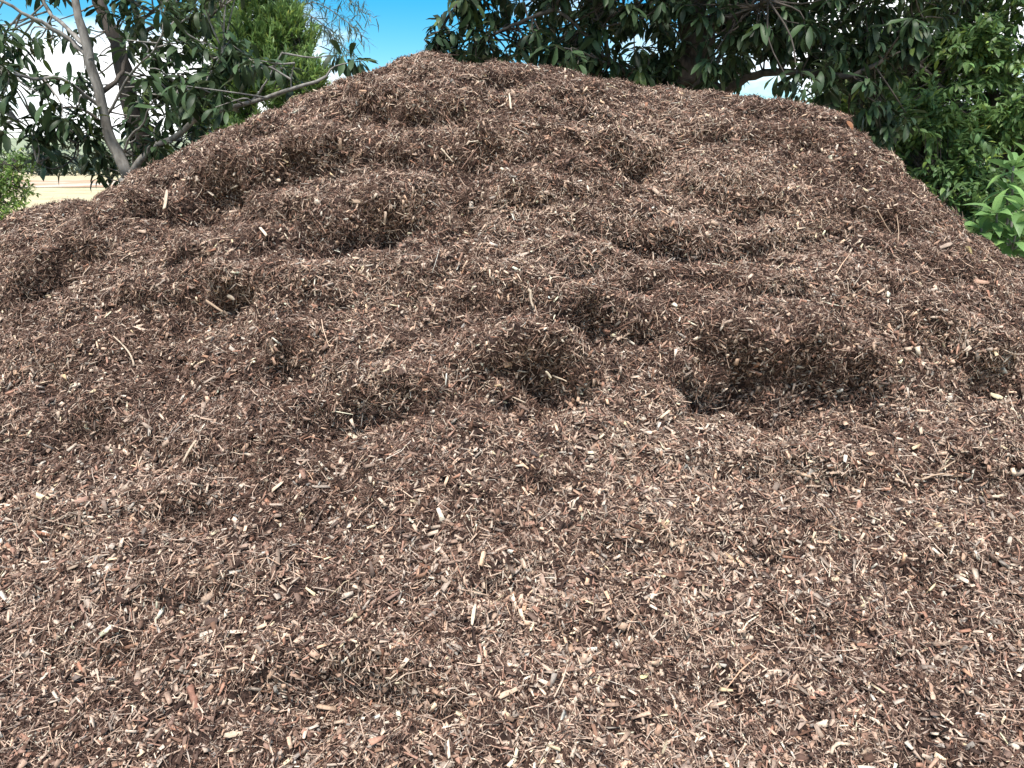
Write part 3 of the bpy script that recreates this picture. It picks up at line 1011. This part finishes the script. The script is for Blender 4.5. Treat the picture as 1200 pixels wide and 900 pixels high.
def rosettes(tips, axes, nmin, nmax, smin, smax, spread=(0.5, 1.6), droop=0.25):
    """whorls of leaves at twig tips"""
    P, D, S = [], [], []
    for t, a in zip(tips, axes):
        a = a / np.linalg.norm(a)
        n = rng.integers(nmin, nmax + 1)
        ref = np.cross(a, rng.normal(size=3)); ref /= np.linalg.norm(ref)
        b2 = np.cross(a, ref)
        ph = rng.uniform(0, 6.28)
        for k in range(n):
            az = ph + k * 2.4
            el = spread[0] + (spread[1] - spread[0]) * (k + .5) / n + rng.normal(0, .12)
            d = math.cos(el) * a + math.sin(el) * (math.cos(az) * ref + math.sin(az) * b2)
            d = d + np.array([0, 0, -droop])
            D.append(d / np.linalg.norm(d))
            P.append(t - a * 0.10 * (k / n) + rng.normal(0, .006, 3))
            S.append(rng.uniform(smin, smax) * (0.75 + 0.25 * (k / n)))
    return np.array(P), np.array(D), np.array(S)


def sprays(tips, axes, n_leaf, length, smin, smax, droop=0.2, ang=0.9):
    """leafy twigs: leaves alternate along the last stretch of each twig"""
    n = len(tips)
    axes = norm(np.asarray(axes))
    X = norm(np.cross(axes, rng.normal(size=(n, 3))))
    P, D, S = [], [], []
    for k in range(n_leaf):
        t = (k + .5) / n_leaf
        side = 1 if k % 2 else -1
        p = tips - axes * (length * (1 - t))[:, None] if np.ndim(length) else tips - axes * (length * (1 - t))
        sw = X * side + np.cross(axes, X) * rng.normal(0, .5, (n, 1))
        d = norm(axes * math.cos(ang * (1.15 - .5 * t)) + norm(sw) * math.sin(ang * (1.15 - .5 * t)) + np.array([0, 0, -droop]) + rng.normal(0, .2, (n, 3)))
        P.append(p + rng.normal(0, .008, (n, 3))); D.append(d); S.append(rng.uniform(smin, smax, n))
    return np.concatenate(P), np.concatenate(D), np.concatenate(S)


def leaf_cols(n, base, var=0.22, yellow=0.06, hue=None):
    c = np.repeat(np.array(base)[None], n, 0) * np.clip(rng.normal(1, var, n), .4, 1.8)[:, None]
    y = rng.random(n) < yellow
    c[y] = c[y] * np.array([2.1, 1.7, 1.0])
    return np.clip(c * (1 + rng.normal(0, .05, (n, 1)) * np.array([1, 0, -.6])), .006, .5)


def limb(root, name, pts, r0, r1, mat, sides=9, n=16):
    w = smooth_path(pts, n)
    w[1:-1] += rng.normal(0, r1 * .4, (len(w) - 2, 3))
    V, F = tube_arrays(w, np.linspace(r0, r1, len(w)) * rng.uniform(.93, 1.07, len(w)), sides, True, .05)
    o = link(name, np_mesh(name, V, F, mat, smooth=True), root)
    return w


def twig_mass(root, tips, axes, skeleton, mat, r0=.008, r1=.003, reach=1.4):
    """each leafy tip hangs on its own twig from the nearest limb"""
    parts = []
    for t, a in zip(tips, axes):
        d = np.linalg.norm(skeleton - t, axis=1)
        k = int(np.argmin(d + 0.25 * np.maximum(skeleton[:, 2] - t[2], 0)))
        if d[k] > reach or d[k] < 0.03: continue
        b = skeleton[k]
        a = a / np.linalg.norm(a)
        mid = (b + t) / 2 - a * d[k] * .12 + rng.normal(0, .03, 3)
        w = smooth_path([b, mid, t], 6)
        parts.append(tube_arrays(w, np.linspace(r0, r1, len(w)), 5, False))
    if parts:
        V, F = merge(parts)
        o = link('twigs', np_mesh('twigs', V, F, mat, smooth=True), root)
        o['kind'] = 'stuff'


LOQUAT_GREEN = (.042, .072, .030)

# --- left loquat tree, grey stems over the left ridge
YA = 6.4
rootA = empty('loquat_tree', at(152, 205, YA) * np.array([1, 1, 0]))
tag(rootA, 'loquat tree with pale grey forked stems and large drooping leaves over the left ridge', 'tree')
base = rootA.location
fork = at(150, 207, YA)
skA = []
skA.append(limb(rootA, 'trunk', [(base[0] + .05, base[1] + .05, 0), (base[0] + .03, base[1], .7), fork], .11, .075, M_bark_grey, 10))
for pts, ra, rb, mt in [
    ([fork, at(132, 165, YA), at(118, 120, YA - .05), at(103, 55, YA - .1), at(88, 0, YA - .1), at(70, -90, YA)], .050, .022, M_bark_grey),
    ([at(168, 215, YA + .5), at(164, 160, YA + .5), at(150, 100, YA + .5), at(135, 50, YA + .6), at(118, 0, YA + .7), at(100, -100, YA + .7)], .095, .04, M_bark_dark),
    ([fork, at(163, 190, YA - .05), at(183, 170, YA - .1), at(205, 162, YA - .15), at(232, 138, YA - .3), at(272, 126, YA - .5), at(312, 115, YA - .75), at(345, 103, YA - .9), at(382, 90, YA - 1.0)], .030, .010, M_bark_grey),
    ([at(120, 128, YA), at(100, 112, YA - .1), at(72, 92, YA - .3), at(40, 92, YA - .4), at(0, 86, YA - .6), at(-40, 92, YA - .7)], .017, .007, M_bark_grey),
    ([at(107, 70, YA - .1), at(84, 48, YA), at(55, 30, YA - .1), at(25, 14, YA - .2), at(-20, -10, YA - .3)], .022, .009, M_bark_grey),
    ([at(103, 56, YA - .1), at(78, 33, YA + .0), at(52, 5, YA + .2), at(40, -50, YA + .2)], .020, .009, M_bark_grey),
    ([at(124, 138, YA), at(140, 110, YA - .1), at(155, 84, YA - .2), at(178, 62, YA - .3), at(190, 40, YA - .4)], .012, .005, M_bark_grey),
    ([at(146, 178, YA), at(152, 160, YA - .1), at(168, 144, YA - .25), at(180, 118, YA - .35), at(215, 90, YA - .5)], .010, .005, M_bark_grey),
    ([at(118, 110, YA), at(140, 90, YA + .1), at(150, 60, YA + .2), at(170, 20, YA + .2), at(215, -10, YA)], .020, .008, M_bark_dark),
    ([at(235, 137, YA - .32), at(232, 118, YA - .4), at(244, 92, YA - .45), at(262, 60, YA - .5)], .010, .005, M_bark_grey),
    ([at(295, 119, YA - .65), at(306, 105, YA - .7), at(318, 85, YA - .75), at(330, 62, YA - .8)], .009, .004, M_bark_grey),
    ([at(342, 104, YA - .88), at(341, 95, YA - .9), at(345, 74, YA - .95)], .006, .004, M_bark_grey),
    ([at(128, 150, YA + .1), at(96, 128, YA + .2), at(60, 128, YA + .2), at(20, 140, YA + .1)], .012, .005, M_bark_dark),
    ([at(110, 150, YA + .2), at(92, 168, YA), at(84, 188, YA - .1), at(62, 198, YA - .2), at(44, 190, YA - .2)], .007, .004, M_bark_dark),
    ([at(150, 45, YA + .5), at(200, 25, YA + .4), at(240, 22, YA + .2), at(258, 10, YA)], .016, .007, M_bark_dark),
]:
    skA.append(limb(rootA, 'branch', pts, ra, rb, mt))
skA = np.concatenate(skA)
# photo places of the leafy parts: centre, half size, number of whorls
tips, axes = [], []
for cx, cy, hx, hy, n, yd in [
    (40, 120, 55, 36, 20, -.2), (20, 60, 35, 30, 12, -.1), (75, 160, 40, 28, 11, .0), (110, 30, 60, 30, 8, .5), (185, 30, 40, 32, 18, -.1), (205, 75, 42, 36, 18, -.4),
    (185, 120, 42, 36, 18, .1), (150, 165, 40, 30, 16, .6), (230, 110, 30, 34, 12, -.5), (258, 58, 22, 18, 8, -.5), (300, 66, 14, 14, 4, -.8), (338, 84, 10, 12, 3, -.8), (215, 155, 30, 22, 8, .3), (188, 178, 22, 16, 7, .3),
    (150, 90, 60, 50, 10, .9), (215, 0, 30, 30, 8, -.1), (-40, 80, 50, 80, 18, 0.), (60, -60, 130, 50, 36, .2), (200, -60, 90, 40, 26, .0), (385, 68, 8, 6, 1, -1.0), (420, 72, 6, 4, 1, -.9), (125, 190, 24, 14, 5, .4), (60, 185, 22, 14, 4, -.1), (240, 10, 10, 20, 2, -.3)]:
    for k in range(n):
        p = at(cx + rng.uniform(-1, 1) * hx, cy + rng.uniform(-1, 1) * hy, YA + yd + rng.normal(0, .28))
        tips.append(p)
        axes.append(norm(np.array([rng.normal(0, .55), rng.normal(-.2, .5), rng.normal(.35, .45)])))
tips, axes = np.array(tips), np.array(axes)
twig_mass(rootA, tips, axes, skA, M_bark_grey)
P, D, S = rosettes(tips, axes, 9, 14, .13, .22, (.5, 1.75), .40)
build_leaves(rootA, P, D, S, leaf_cols(len(P), LOQUAT_GREEN, .38, .05), LOQ, M_leaf, 300)

# --- the big loquat tree behind the crest
YB = 8.2
rootB = empty('loquat_tree', at(812, 100, YB) * np.array([1, 1, 0]))
tag(rootB, 'broad dark loquat tree with a thick upright trunk right behind the crest', 'tree')
bx, by = rootB.location[0], rootB.location[1]
top = at(818, -60, YB)
skB = [limb(rootB, 'trunk', [(bx, by, 0), (bx + .02, by, 1.2), at(812, 80, YB), at(816, 20, YB), top], .21, .14, M_bark_dark, 12)]
for pts, ra, rb in [
    ([at(812, 70, YB), at(845, 108, YB - .3), at(868, 94, YB - .5), at(895, 84, YB - .6), at(960, 86, YB - .8), at(1000, 88, YB - .9), at(1035, 70, YB - 1)], .05, .02),
    ([at(960, 88, YB - .8), at(1010, 60, YB - .6), at(1060, 36, YB - .8), at(1085, 28, YB - .9)], .03, .012),
    ([at(812, 95, YB - .1), at(770, 100, YB - .4), at(716, 72, YB - .7), at(690, 45, YB - .8), at(650, 10, YB - .9)], .035, .013),
    ([at(716, 74, YB - .7), at(708, 40, YB - .8), at(696, 8, YB - .8)], .018, .009),
    ([at(745, 88, YB - .5), at(720, 78, YB - .8), at(680, 60, YB - 1.0)], .016, .007),
    ([top, at(720, -90, YB - .5), at(620, -60, YB - .6), at(540, 0, YB - .6)], .10, .03),
    ([top, at(900, -110, YB - .4), at(1000, -60, YB - .6), at(1060, -20, YB - .6)], .10, .03),
    ([top, at(830, -220, YB + .2), at(800, -340, YB + .2)], .12, .05),
    ([top, at(700, -200, YB + .6), at(600, -230, YB + .6)], .08, .03),
    ([top, at(960, -210, YB + .6), at(1040, -240, YB + .5)], .08, .03),
    ([at(815, 30, YB), at(860, 20, YB - .8), at(900, 0, YB - 1.3)], .05, .02),
    ([at(815, 30, YB), at(770, 10, YB + .8), at(650, 20, YB + 1.3)], .05, .02),
    ([at(815, 30, YB), at(900, 40, YB + .9), at(1000, 30, YB + 1.3)], .05, .02),
    ([at(540, 0, YB - .6), at(520, 30, YB - .6), at(512, 60, YB - .6)], .02, .008),
    ([at(650, 10, YB - .9), at(600, 30, YB - .8), at(560, 50, YB - .7)], .02, .008),
]:
    skB.append(limb(rootB, 'branch', pts, ra, rb, M_bark_dark))
skB = np.concatenate(skB)
cB = np.array([2.0, YB, 4.6]); rB = np.array([3.05, 1.9, 2.55])
tips, axes = [], []
while len(tips) < 1080:
    q = rng.uniform(-1, 1, 3)
    rr = np.linalg.norm(q)
    if rr > 1 or rr < .35: continue
    p = cB + q * rB
    if p[2] > 4.4 and rng.random() < .6: continue
    if p[2] > 5.6: continue
    u_, v_, _ = project(p)
    if 865 < u_[0] < 945 and v_[0] > 78: continue          # the open sky between bough and crest
    tips.append(p); axes.append(norm(q * np.array([1, 1, .5]) + rng.normal(0, .4, 3) + np.array([0, -.1, .15])))
for cx, cy, hx, hy, n, yd in [(535, 28, 26, 30, 16, -.5), (515, 55, 8, 10, 3, -.6), (600, 55, 50, 22, 16, -.6), (660, 68, 18, 8, 5, -1.0), (690, 50, 40, 30, 12, -.7), (775, 70, 30, 28, 12, -.3), (838, 85, 10, 12, 3, -1.1), (930, 96, 12, 10, 4, -1.2),
                              (990, 80, 26, 28, 14, -.9), (1030, 110, 24, 28, 14, -.8), (1050, 40, 24, 20, 9, -.9), (1076, 30, 12, 8, 3, -1.), (1020, 150, 14, 14, 5, -.7), (900, 30, 60, 26, 16, -1.0), (1045, 145, 18, 18, 7, -.6), (560, 62, 30, 8, 7, -.3), (745, 92, 40, 10, 8, 0.)]:
    for k in range(n):
        tips.append(at(cx + rng.uniform(-1, 1) * hx, cy + rng.uniform(-1, 1) * hy, YB + yd + rng.normal(0, .2)))
        axes.append(norm(np.array([rng.normal(0, .5), rng.normal(-.3, .5), rng.normal(.25, .45)])))
tips, axes = np.array(tips), np.array(axes)
twig_mass(rootB, tips, axes, skB, M_bark_dark, .010, .004, 1.8)
P, D, S = rosettes(tips, axes, 10, 14, .16, .26, (.5, 1.8), .55)
build_leaves(rootB, P, D, S, leaf_cols(len(P), (.034, .060, .026), .40, .05), LOQ, M_leaf, 300)


# --- trees and bushes of fine leaves
def leafy_tree(name, label, base_xy, trunk_top, limbs, tips, axes, n_leaf, spray, smin, smax, col, templates, mat, bark, n_single=300, droop=.2, var=.3, yellow=.08, r0=.09, ang=.9, col2=None, twig_r=(.006, .002), reach=2.0):
    root = empty(name, (base_xy[0], base_xy[1], 0))
    tag(root, label, 'bush' if 'bush' in name else ('shrub' if 'shrub' in name else 'tree'))
    sk = [limb(root, 'trunk', [(base_xy[0], base_xy[1], 0), ((base_xy[0] + trunk_top[0]) / 2 + .04, base_xy[1], trunk_top[2] / 2), trunk_top], r0, r0 * .6, bark, 9)]
    for pts in limbs:
        sk.append(limb(root, 'branch', [trunk_top] + list(pts) if len(pts) < 3 else pts, r0 * .5, r0 * .12, bark, 7))
    sk = np.concatenate(sk)
    tips, axes = np.asarray(tips), norm(np.asarray(axes))
    twig_mass(root, tips - axes * spray * .3, axes, sk, bark, twig_r[0], twig_r[1], reach)
    P, D, S = sprays(tips, axes, n_leaf, spray, smin, smax, droop, ang)
    cols = leaf_cols(len(P), col, var, yellow)
    if col2 is not None:
        mixf = np.clip(.5 + 1.3 * perlin(P, 1.4, 71), 0, 1)[:, None]
        cols = cols * (1 - mixf) + leaf_cols(len(P), col2, var, yellow) * mixf
    build_leaves(root, P, D, S, cols, templates, mat, n_single)
    return root


def blob_tips(blobs, dens_shell=.45):
    """twig tips in rounded clumps: centre, radii, number"""
    T, A = [], []
    for c, r, n in blobs:
        c, r = np.asarray(c, float), np.asarray(r, float)
        q = norm(rng.normal(size=(n, 3))) * (rng.uniform(dens_shell, 1, (n, 1)))
        T.append(c + q * r)
        A.append(norm(q + rng.normal(0, .4, (n, 3)) + np.array([0, 0, .1])))
    return np.concatenate(T), np.concatenate(A)


# right: bright broadleaf tree
YC_ = 9.2
cx0 = at(1160, 100, YC_)
blobs = []
for (px, py, Y, rx, rz, n) in [(1090, 140, 8.9, .6, .5, 85), (1150, 60, 9.2, .7, .6, 100), (1190, 150, 8.8, .7, .6, 100), (1120, 210, 8.6, .6, .5, 85), (1170, 240, 8.4, .6, .5, 80), (1100, 60, 9.6, .45, .4, 55),
                               (1060, 110, 9.6, .4, .5, 45), (1180, -40, 9.3, .9, .7, 90), (1250, 60, 9.0, .8, .9, 90), (1270, 200, 8.8, .8, .9, 80), (1130, 290, 8.3, .7, .6, 60), (1230, 310, 8.2, .8, .6, 60), (1135, 110, 10.3, .9, 1.0, 90), (1120, 0, 9.9, .5, .4, 45), (1080, 200, 9.6, .6, .6, 60), (1200, 170, 10.2, 1., 1.1, 80), (1330, 120, 9.4, 1., 1.2, 60), (1060, 175, 9.0, .3, .35, 30), (1050, 190, 9.3, .5, .5, 60), (1040, 235, 9.4, .6, .5, 50), (1085, 250, 9.0, .5, .5, 50), (1000, 200, 9.9, .6, .5, 60), (1050, 60, 10.4, .8, .7, 110), (1000, 110, 10.6, .8, .6, 90), (1090, 150, 10.2, .8, .8, 110)]:
    blobs.append((at(px, py, Y), (rx, rx * .9, rz), n))
T, A = blob_tips(blobs, .35)
keep = T[:, 2] > .25
T, A = T[keep], A[keep]
tt = at(1185, 190, 9.4)
leafy_tree('broadleaf_tree', 'bushy bright green broadleaf tree to the right of the heap', (tt[0], tt[1] + .1), tt,
           [[at(1120, 120, 9.2), at(1070, 70, 9.4)], [at(1150, 60, 9.3), at(1120, -20, 9.4)], [at(1230, 60, 9.3), at(1260, -60, 9.3)], [at(1140, 210, 8.9), at(1100, 220, 8.6)], [at(1260, 200, 9.0), at(1320, 140, 9.0)], [at(1180, 100, 9.8), at(1180, -20, 9.8)]],
           T, A, 24, .34, .075, .135, (.105, .185, .070), OVAL, M_soft, M_bark_dark, 300, .25, .32, .10, .12, .95, (.16, .26, .09))

# left low bush
T, A = blob_tips([(at(8, 215, 7.6), (.34, .3, .30), 80), (at(-30, 190, 7.8), (.45, .4, .4), 80), (at(10, 255, 7.4), (.35, .3, .3), 60), (at(22, 190, 7.9), (.18, .2, .14), 26), (at(-60, 260, 7.6), (.5, .4, .5), 50), (at(0, 320, 7.4), (.6, .4, .4), 50)], .3)
keep = T[:, 2] > .1
T, A = T[keep], A[keep]
tt = at(-15, 290, 7.7)
leafy_tree('leafy_bush', 'light green small leaved bush at the left foot of the heap', (tt[0], tt[1]), tt,
           [[at(0, 230, 7.6), at(15, 195, 7.7)], [at(-40, 220, 7.8), at(-50, 170, 7.9)]], T, A, 13, .20, .035, .065, (.10, .18, .05), OVAL, M_soft, M_bark_dark, 200, .1, .3, .12, .035, .95, (.17, .27, .07), (.004, .0015))

# soft dense tree behind the left loquat
blobs = [(at(px, py, Y), (rx, rx, rz), n) for (px, py, Y, rx, rz, n) in [
    (290, 60, 13.5, .95, .9, 330), (345, 95, 13.2, .72, .6, 260), (260, 130, 13.6, .9, .7, 220), (300, -20, 13.8, .85, .8, 150), (335, 40, 13.6, .62, .6, 190), (250, 0, 14.2, .9, .9, 100), (310, 160, 13.2, 1.1, .6, 130), (275, 220, 13.4, 1.3, .8, 90), (300, -110, 14, .7, .9, 60), (370, 140, 13.1, .5, .5, 70)]]
T, A = blob_tips(blobs, .4)
A = norm(A + np.array([0, 0, .8]))
keep = T[:, 2] > .2
T, A = T[keep], A[keep]
tt = at(295, 120, 13.7)
leafy_tree('fine_leaved_tree', 'dense soft green fine leaved tree beyond the left slope', (tt[0], tt[1]), tt,
           [[at(300, 40, 13.7), at(305, -60, 13.8)], [at(340, 90, 13.4), at(355, 70, 13.3)], [at(260, 90, 13.8), at(250, 20, 14)], [at(280, 140, 13.5), at(262, 120, 13.5)]],
           T, A, 34, .40, .09, .15, (.13, .21, .075), SPRIG, M_soft, M_bark_dark, 150, .0, .28, .08, .13, .6, (.18, .28, .085))

# slender thin-leaved tree against the blue sky
rootF = empty('slender_tree', at(318, 200, 15.6) * np.array([1, 1, 0]))
tag(rootF, 'sparse slender tree with thin grey green leaves against the blue sky', 'tree')
fx, fy = rootF.location[0], rootF.location[1]
t0 = at(322, 60, 15.6)
skF = [limb(rootF, 'trunk', [(fx, fy, 0), (fx + .05, fy, 1.4), t0, at(330, -80, 15.6)], .06, .02, M_bark_grey)]
FT, FA = [], []
for pts in [[at(325, 40, 15.6), at(350, 10, 15.4), at(372, 4, 15.3), at(402, 22, 15.2), at(425, 42, 15.1)], [at(327, 10, 15.6), at(360, -12, 15.4), at(400, -6, 15.2), at(428, 16, 15.1)],
            [at(324, 50, 15.6), at(350, 30, 15.4), at(380, 36, 15.3), at(408, 60, 15.2), at(418, 82, 15.1)], [at(328, 0, 15.6), at(345, -30, 15.3), at(385, -40, 15.1), at(420, -20, 15.0)],
            [at(325, 30, 15.6), at(345, 15, 15.1), at(370, 22, 14.9), at(392, 45, 14.8), at(398, 66, 14.8)]]:
    w = limb(rootF, 'branch', pts, .016, .004, M_bark_grey, 6)
    skF.append(w)
    for k in range(2, len(w)):
        for j in range(2):
            a = norm(np.gradient(w, axis=0)[k] * 4 + rng.normal(0, .5, 3) + np.array([0, 0, -.06]))
            FT.append(w[k] + a * rng.uniform(.10, .36)); FA.append(a)
skF = np.concatenate(skF)
FT, FA = np.array(FT), norm(np.array(FA))
twig_mass(rootF, FT, FA, skF, M_bark_grey, .004, .002)
P, D, S = sprays(FT, FA, 6, .46, .16, .26, .05, .8)
build_leaves(rootF, P, D, S, leaf_cols(len(P), (.10, .15, .13), .25, .0), NEEDLE, M_soft, 250)

# grey green large-leaved shrub on the right
YD = 4.8
rootD = empty('large_leaved_shrub', at(1195, 300, YD) * np.array([1, 1, 0]))
tag(rootD, 'young shrub with large pointed grey green leaves behind the right flank', 'shrub')
dx0, dy0 = rootD.location[0], rootD.location[1]
tips, axes = [], []
for k, (px, py, Y, ax) in enumerate([(1188, 192, YD, (-.05, -.2, 1)), (1168, 250, YD - .15, (-.35, -.35, .8)), (1205, 235, YD - .2, (.2, -.4, .8)), (1190, 276, YD - .25, (-.1, -.5, .7)), (1150, 268, YD - .1, (-.5, -.3, .6)), (1230, 215, YD + .1, (.3, -.1, .9)), (1222, 280, YD - .2, (.2, -.4, .7)), (1262, 250, YD, (.4, -.2, .8)), (1180, 222, YD + .1, (-.3, 0, .9)), (1215, 180, YD + .2, (.1, .0, 1))]):
    t = at(px, py, Y)
    limb(rootD, 'stem', [(dx0 + .02 * (k - 4), dy0 + .02 * (k % 3), 0), ((dx0 * .6 + t[0] * .4), dy0, t[2] * .55), t], .014, .006, M_bark_grey, 7)
    tips.append(t); axes.append(norm(np.array(ax, float)))
P, D, S = rosettes(tips, axes, 9, 12, .19, .29, (.35, 1.6), .12)
P2, D2, S2 = rosettes([t - a * .13 for t, a in zip(tips, axes)], axes, 5, 8, .15, .22, (1.2, 1.9), .2)
P, D, S = np.concatenate([P, P2]), np.concatenate([D, D2]), np.concatenate([S, S2])
build_leaves(rootD, P, D, S, leaf_cols(len(P), (.19, .33, .11), .22, .04), LANCE, M_soft, 300)

# far scrub along the field
T, A = [], []
rs = np.random.default_rng(77)
nb = 260
xb = rs.uniform(-170, 60, nb); yb = rs.uniform(132, 160, nb)
hb = rs.uniform(3.0, 6.0, nb)
PP, DD, SS = [], [], []
for x_, y_, h_ in zip(xb, yb, hb):
    n = 60
    q = norm(rs.normal(size=(n, 3))) * rs.uniform(.4, 1, (n, 1))
    PP.append(np.array([x_, y_, h_ * .5]) + q * np.array([h_ * .45, h_ * .4, h_ * .52]))
    DD.append(norm(q + rs.normal(0, .5, (n, 3)))); SS.append(rs.uniform(.7, 1.3, n))
PP, DD, SS = np.concatenate(PP), np.concatenate(DD), np.concatenate(SS)
V, F, Cc = leaves_mesh_arrays(PP, DD, SS, rng.integers(0, 3, len(PP)), leaf_cols(len(PP), (.055, .075, .055), .3, .02), OVAL)
o = link('far_scrub', np_mesh('far_scrub', V, F, M_soft, Cc))
tag(o, 'dark band of far scrub along the end of the field', 'scrub', kind='stuff')


# ------------------------------------------------------------------ loose pieces on the heap, small details last
def sliver(name, label, cat, pix, rad, col, lift, seed):
    """a split piece of wood, bark or a dead leaf lying between the first and last photo place"""
    m_, nm_ = surf((pix[0][0] + pix[-1][0]) / 2, (pix[0][1] + pix[-1][1]) / 2)
    N = norm(nm_ + np.array([0, -.5, .2]))
    eye = np.array([0, 0, EYE])
    ends_ = []
    for q in (pix[0], pix[-1]):                  # both ends lie in the local plane of the heap
        d = at(q[0], q[1], 1.0) - eye
        ends_.append(eye + d * (((m_ - eye) @ N) / (d @ N)))
    a, b = ends_
    ln = max(np.linalg.norm(b - a), .02)
    rad = min(rad, ln * .30)
    if cat == 'leaf':
        TV, TF = LANCE[1]
        me = np_mesh(name, TV[:, [1, 0, 2]] * np.array([ln, ln * 1.2, ln * .7]) - np.array([ln * .5, 0, -.004]), TF[:, ::-1], M_soft, np.repeat(np.array(col)[None], len(TV), 0), smooth=True)
    else:
        me = chip_mesh(name, min(ln, .12), rad * 1.35, max(rad * .45, .003), 900 + seed, col)
    o = link(name, me)
    place(o, (a + b) / 2 + N * (lift * .8 + .004), b - a, N)
    return tag(o, label, cat)


for k, (nm, lab, cat, pix, rad, col, lift, ends, flat, fork) in enumerate(STICKS):
    if cat in ('splinter', 'wood chunk', 'bark', 'leaf'):
        sliver(nm, lab, cat, pix, rad, col, lift, k)
    else:
        stick(nm, lab, cat, pix, rad, col, lift, ends, flat, fork, k)
